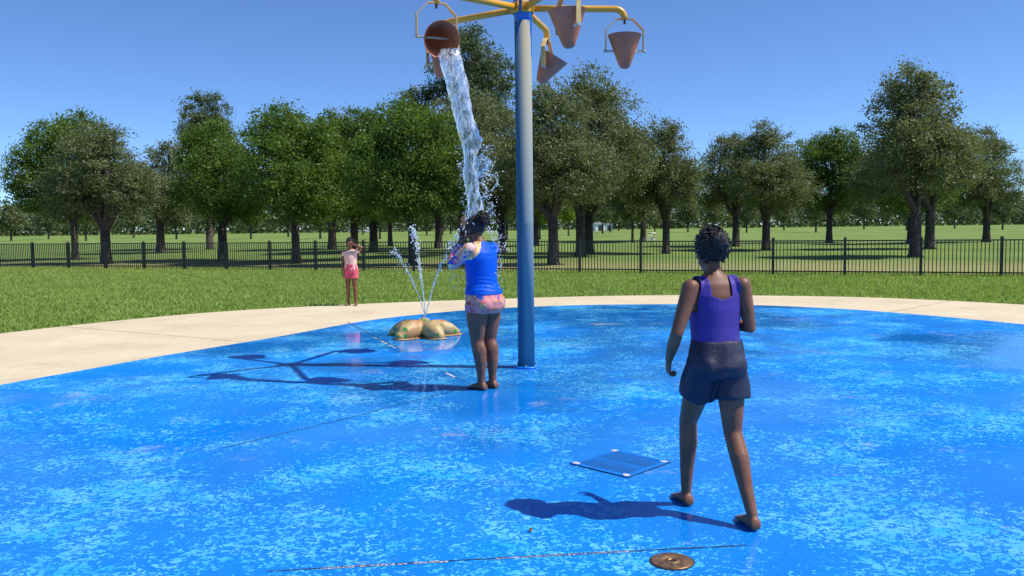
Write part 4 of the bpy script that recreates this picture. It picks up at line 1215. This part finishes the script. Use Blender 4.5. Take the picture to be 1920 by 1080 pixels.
# --- girl in blue rash guard (seen from behind, hands at her face)
def girl_blue():
    P = ground(908, 731, PZ)
    root = empty('person', (P.x, P.y + 0.06, PZ), R(47.8), label='girl in blue rash guard and floral shorts standing under the pouring water, hands to face', cat='person')
    tor = [((0, -0.005, 0.70), .145, .125), ((0, -0.015, 0.76), .168, .148), ((0, -0.018, 0.83), .176, .158), ((0, -0.005, 0.90), .166, .148), ((0, 0.012, 0.98), .148, .134), ((0, 0.02, 1.06), .145, .131), ((0, 0.022, 1.14), .152, .133), ((0, 0.02, 1.21), .162, .128), ((0, 0.018, 1.27), .165, .108), ((0, 0.022, 1.32), .135, .082), ((0, 0.03, 1.355), .085, .062), ((0, 0.04, 1.38), .055, .052)]
    arms = [[(-.145, .02, 1.295), (-.178, .095, 1.235), (-.205, .185, 1.165), (-.15, .205, 1.255), (-.07, .205, 1.365)], [(.145, .02, 1.295), (.178, .095, 1.235), (.205, .185, 1.165), (.15, .205, 1.255), (.07, .205, 1.365)]]
    arad = [.064, .056, .047, .042, .027]
    legs = [[(-.088, -.005, .80), (-.088, 0, .66), (-.078, .01, .53), (-.074, .015, .455), (-.072, -.012, .36), (-.066, -.02, .26), (-.062, -.02, .13), (-.062, -.02, .075)],
            [(.088, -.005, .80), (.088, -.005, .66), (.082, .0, .53), (.080, .005, .455), (.080, -.025, .36), (.076, -.035, .26), (.072, -.035, .13), (.072, -.035, .075)]]
    lrad = [.105, .097, .074, .062, .066, .056, .038, .036]
    hc = Vector((0, .098, 1.485)); up = Vector((0, .28, 1)).normalized(); fw = Vector((0, 1, -.28)).normalized()
    b = MB()
    b.loft([sect(*t) for t in tor], 28)
    b.tube([(0, .035, 1.34), (0, .06, 1.40), (0, .08, 1.45)], [.056, .05, .05], 16)
    for s_, a in zip((-1, 1), arms):
        limb_pts(b, a, arad)
        add_hand(b, a[-1], Vector((-s_ * 0.15, .02, 1)), Vector((0, -1, 0)), .95, Vector((-s_, 0, 0.1)), 0.25)
    for l in legs:
        limb_pts(b, l, lrad)
        # calf muscle and buttock volume
        b.ell(Vector(l[4]) + Vector((0, -.018, .0)), X * .052, Y_ * .05, Z * .09)
        add_foot(b, l[-1], (0.0, 1), 1.0)
    for q in (-1, 1): b.ell((q * .078, -.085, .80), X * .085, Y_ * .085, Z * .088)
    head_parts(b, hc, fw, up, 1.0)
    b.build('body', M['skin_dark'], root, remesh=0.0065, sm=4)
    # rash guard
    e = .007
    b = MB()
    shirt = [((0, -0.010, 0.885), .187, .169), ((0, -0.003, 0.92), .179, .161)] + [((c[0], c[1], c[2]), a + e, q + e) for c, a, q in tor[4:10]] + [((0, 0.03, 1.352), .092, .068), ((0, 0.037, 1.372), .070, .062)]
    b.loft([sect(*t) for t in shirt], 36)
    for a in arms:
        b.tube(a[:4] + [Vector(a[3]).lerp(Vector(a[4]), 0.55)], [r_ + e for r_ in (.064, .057, .049, .044, .037)], 18)
    sh = b.build('rash_guard', M['swim_blue'], root, remesh=0.007, sm=5)
    # folds at waist
    for v in sh.data.vertices:
        z = v.co.z
        if z < 1.08:
            k = min(1, (1.08 - z) / 0.06) * min(1, max(0, (z - 0.9) / 0.02))
            v.co += v.normal * 0.0020 * k * math.sin(z * 170 + 11 * v.co.x + 3 * math.sin(14 * v.co.y) + 2 * math.sin(9 * v.co.x))
    def raglan(c):
        q = abs(c[0])
        if c[2] < 1.08: return False
        if c[1] > 0.165: return True
        if c[0] > 0: return q > 0.182
        return q > 0.03 + 0.80 * (1.375 - c[2]) if c[2] > 1.205 else q > 0.178
    def yellow(c):
        return c[0] < 0 and raglan(c) and abs(c[0]) < 0.03 + 0.80 * (1.375 - c[2]) + 0.045 and c[2] > 1.23 and c[1] < 0.06
    split_faces(sh, [('shoulder_panel', yellow, M['peach_trim'], sh), ('sleeve', lambda c: raglan(c) and c[0] < 0, M['floral_sleeve'], sh), ('sleeve', lambda c: raglan(c) and c[0] > 0.05, M['floral_sleeve'], sh)])
    b = MB()
    shorts = [(c, a + .013, q + .013) for c, a, q in tor[:4]]
    shorts[3] = ((0, -0.006, 0.915), .176, .158)
    shorts[0] = ((0, -0.01, 0.715), .160, .138)
    b.loft([sect(*t) for t in shorts], 30)
    for l in legs: b.tube([l[0], Vector(l[0]).lerp(Vector(l[1]), 0.35), Vector(l[0]).lerp(Vector(l[1]), 0.55)], [.114, .113, .108], 20, False)
    for q in (-1, 1): b.ell((q * .078, -.085, .80), X * .094, Y_ * .094, Z * .096)
    b.build('shorts', M['floral'], root, remesh=0.008, sm=4)
    # hair: tight cap pulled into a puff at the back
    b = MB(); r = fw.cross(up)
    cap = MB(); c0 = hc + up * .024 - fw * .014
    cap.ell(c0, r * .087, fw * .103, up * .099, 48, 36)
    hair = cap.build('hair', M['hair'], root)
    split_faces(hair, [('tmp', lambda c: (Vector(c) - c0).dot(fw) > 0.055 - 0.35 * (Vector(c) - c0).dot(up) * 0 and (Vector(c) - c0).dot(up) < 0.045 or (Vector(c) - c0).dot(up) < -0.078, M['hair'], root)])
    for o in [o for o in root.children if o.name.startswith('tmp')]: bpy.data.objects.remove(o)
    md = hair.modifiers.new('s', 'SOLIDIFY'); md.thickness = 0.012; bake(hair, M['hair']); rough_hair(hair, .0022, 3)
    b = MB(); pc = hc - fw * .128 + up * .062
    b.ell(pc, r * .056, fw * .052, up * .060, 40, 30)
    for _ in range(34):
        d = Vector(rng.normal(size=3)).normalized(); b.ell(pc + Vector((d.x * .05, d.y * .046, d.z * .054)), X * .014, Y_ * .014, Z * .014, 8, 6)
    pf = b.build('hair_puff', M['hair'], hair, remesh=.005, sm=1); rough_hair(pf, .004, 5)
    cs = []
    for _ in range(420):
        d = Vector(rng.normal(size=3)).normalized() * rng.uniform(.9, 1.28); cs.append(pc + r * d.x * .056 + fw * d.y * .052 + up * d.z * .060)
    curls('curl', hair, cs, .0075, M['hair'], 4)
    b = MB(); cc = hc - fw * .068 + up * .034 - r * .073
    b.box(cc, (.004, .020, .006), Matrix.Rotation(0.5, 3, 'X')); b.build('hair_clip', M['clip'], hair, False, bevel=.003)
    return root
girl_blue()

# --- generic child
def child(name_lab, loc, rz, s, slim, arms, legs, skin, clothes, face, hairstyle, feet_dir=None, lean=0.0, voxel=0.0065):
    root = empty('person', loc, rz, label=name_lab, cat='person')
    def S(p): return Vector(p) * s
    tor = [((0, 0, 0.80), .135, .105), ((0, -.008, 0.86), .150, .118), ((0, 0.0, 0.93), .142, .108), ((0, .008, 1.00), .128, .100), ((0, .012, 1.08), .130, .102), ((0, .010, 1.17), .142, .104), ((0, .004, 1.25), .150, .096), ((0, 0, 1.31), .140, .078), ((0, 0, 1.35), .085, .058), ((0, .005, 1.375), .052, .048)]
    def lf(z): return lean * max(0, z - 0.85)
    tor = [((c[0] * s, (c[1] + lf(c[2])) * s, c[2] * s), a * s * slim, q * s * slim) for c, a, q in tor]
    hc = S((0, .03 + lf(1.5), 1.495)); hs = 1.05 * max(s, 0.86)
    up = Vector((0, lean * 0.5, 1)).normalized(); fw = Vector((0, 1, -lean * 0.5)).normalized()
    b = MB()
    b.loft([sect(*t) for t in tor], 28)
    b.tube([S((0, .002 + lf(1.34), 1.34)), S((0, .015 + lf(1.40), 1.40)), S((0, .02 + lf(1.46), 1.46))], [.047 * s, .043 * s, .044 * s], 14)
    for q, (pts, hd, pn, sd, curl) in zip((-1, 1), arms):
        pts = [S(p) for p in pts]
        mid1 = pts[0].lerp(pts[1], .5); mid2 = pts[1].lerp(pts[2], .4)
        b.tube([pts[0], mid1, pts[1], mid2, pts[2]], [.050 * s * slim, .043 * s * slim, .035 * s * slim, .035 * s * slim, .022 * s], 14)
        add_hand(b, pts[2], hd, pn, .90 * s, sd, curl)
    for i, l in enumerate(legs):
        h, k, a = [S(p) for p in l]
        cb = k.lerp(a, .3) - Y_ * .012 * s
        b.tube([h, h.lerp(k, .5), k, cb, k.lerp(a, .65), a], [.085 * s * slim, .074 * s * slim, .052 * s * slim, .053 * s * slim, .040 * s * slim, .030 * s], 16)
        add_foot(b, a, (0, 1) if feet_dir is None else feet_dir[i], .92 * s)
    for q in (-1, 1): b.ell(S((q * .066, -.055, .86)), X * .072 * s * slim, Y_ * .066 * s * slim, Z * .075 * s)
    head_parts(b, hc, fw, up, hs)
    b.build('body', skin, root, remesh=voxel, sm=4)
    if face: eyes(root, hc, fw, up, hs)
    e = .007
    for kind, mat in clothes:
        b = MB()
        if kind == 'tee':
            sec = [((c[0], c[1], c[2]), a + .016 - .009 * i / 9, q + .018 - .010 * i / 9) for i, (c, a, q) in enumerate(tor[1:8])]
            sec += [((0, lf(1.345) * s, 1.345 * s), .098 * s, .066 * s)]
            b.loft([sect(*t) for t in sec], 30)
            for pts, *_ in arms: b.tube([S(pts[0]), S(pts[0]).lerp(S(pts[1]), .42)], [.060 * s, .056 * s], 16, False)
            o = b.build('top', mat, root, remesh=.008, sm=4)
        elif kind == 'tank':
            sec = [((c[0], c[1], c[2]), a + e, q + e) for c, a, q in tor[2:9]]
            b.loft([sect(*t) for t in sec], 36)
            for q, (pts, *_r) in zip((-1, 1), arms): b.tube([S((q * .10, lf(1.3), 1.30)), S(pts[0])], [.056 * s, .058 * s], 16)
            o = b.build('top', mat, root, remesh=.0038, sm=6)
            def cut(c):
                x_, z_ = abs(c[0]) / s, c[2] / s
                if z_ < 1.16: return False
                if x_ > 0.128 - 0.10 * max(0, z_ - 1.20): return True
                neck = 1.25 if c[1] < lf(z_) * s else 1.21
                return x_ < 0.062 and z_ > neck - 0.9 * (0.062 - x_) * 0.4
            split_faces(o, [('tmp', cut, mat, root)])
            for t_ in [t_ for t_ in root.children if t_.name.startswith('tmp')]: bpy.data.objects.remove(t_)
            md = o.modifiers.new('s', 'SOLIDIFY'); md.thickness = 0.003; md.offset = 1; bake(o, mat)
        elif kind == 'shorts':
            b.loft([sect(c, a + .015, q + .020) for c, a, q in tor[:4]], 28); b.ell(S((0, -.055, .865)), X * .12 * s, Y_ * .076 * s, Z * .085 * s)
            for l in legs:
                h, k, a = [S(p) for p in l]
                b.tube([h + Z * .02, h.lerp(k, .22), h.lerp(k, .50)], [.094 * s * slim, .100 * s * slim, .106 * s * slim], 18, False)
            for q in (-1, 1): b.ell(S((q * .066, -.055, .86)), X * .080 * s * slim, Y_ * .078 * s * slim, Z * .082 * s)
            so = b.build('shorts', mat, root, remesh=.008, sm=4)
            for v in so.data.vertices:
                p = v.co; v.co = p + v.normal * (0.0032 * math.sin(34 * p.x + 20 * p.z + 5 * math.sin(18 * p.y)) + 0.002 * math.sin(75 * p.x - 30 * p.z + 40 * p.y))
    r = fw.cross(up); c0 = hc + up * .024 * hs - fw * .014 * hs
    cap = MB(); cap.ell(c0, r * .084 * hs, fw * .101 * hs, up * .097 * hs, 44, 32)
    hair = cap.build('hair', M['hair'], root)
    split_faces(hair, [('tmp', lambda c: ((Vector(c) - c0).dot(fw) > 0.045 * hs and (Vector(c) - c0).dot(up) < 0.040 * hs) or (Vector(c) - c0).dot(up) < -0.075 * hs or ((Vector(c) - c0).dot(fw) > 0.01 * hs and (Vector(c) - c0).dot(up) < -0.01 * hs), M['hair'], root)])
    for o in [o for o in root.children if o.name.startswith('tmp')]: bpy.data.objects.remove(o)
    md = hair.modifiers.new('s', 'SOLIDIFY'); md.thickness = 0.011; bake(hair, M['hair']); rough_hair(hair, .002, 9)
    cs = [v.co + v.normal * rng.uniform(-.002, .011) + Vector(rng.normal(size=3)) * .003 for v in list(hair.data.vertices)[::2]]
    curls('curl', hair, cs, .0062 * hs, M['hair'], 8)
    if hairstyle == 'bun':
        b = MB(); pc = hc - fw * .105 * hs + up * .045 * hs
        b.ell(pc, r * .045 * hs, fw * .042 * hs, up * .05 * hs, 30, 22)
        for _ in range(26):
            d = Vector(rng.normal(size=3)).normalized(); b.ell(pc + d * .04 * hs, X * .012, Y_ * .012, Z * .012, 8, 6)
        pf = b.build('hair_puff', M['hair'], hair, remesh=.005, sm=1); rough_hair(pf, .0035, 5)
    return root

# girl in peach top at the pad's far edge, facing the camera (local +Y is her front)
gy = ground(668, 572.5, CZ)
child('girl in peach top and pink shorts on the concrete edge, arm raised to head', (at(660, 560, gy.y).x, gy.y - 0.03, CZ), R(172), 0.815, 1.0,
      [([(-.155, 0, 1.30), (-.30, .05, 1.40), (-.11, .115, 1.475)], (1, .1, .12), (0, -1, 0), (0, 0.2, 1), 0.3),
       ([(.155, 0, 1.30), (.20, -.02, 1.06), (.20, .05, .84)], (0, .1, -1), (-1, 0, 0), (0, 1, 0), 0.4)],
      [[(-.078, 0, .86), (-.086, .015, .46), (-.10, -.01, .072)], [(.078, 0, .86), (.082, .015, .46), (.085, -.02, .072)]],
      M['skin_mid'], [('tee', M['peach']), ('shorts', M['pink'])], True, 'bun', [(-.25, 1), (.2, 1)])

# child walking away past the drain grate
child('child in violet-blue swim top striding across the pad past the bronze nozzle cover', (1.045, 4.33, PZ), R(13), 0.915, 1.0,
      [([(-.160, 0, 1.295), (-.262, -.045, 1.05), (-.245, .10, .885)], (0.08, .35, -1), (1, -.1, 0), (0.2, 1, 0.2), 1.15),
       ([(.150, 0, 1.30), (.185, -.03, 1.06), (.150, .21, 1.08)], (-.1, 1, .25), (-1, 0, 0), (0, 1, 0.3), 1.0)],
      [[(-.078, 0, .86), (-.085, .19, .50), (-.085, .215, .072)], [(.078, 0, .86), (.082, -.035, .475), (.085, -.255, .075)]],
      M['skin_dark'], [('tank', M['purple']), ('shorts', M['navy'])], True, 'bun', [(0, 1), (.05, 1)], 0.08)
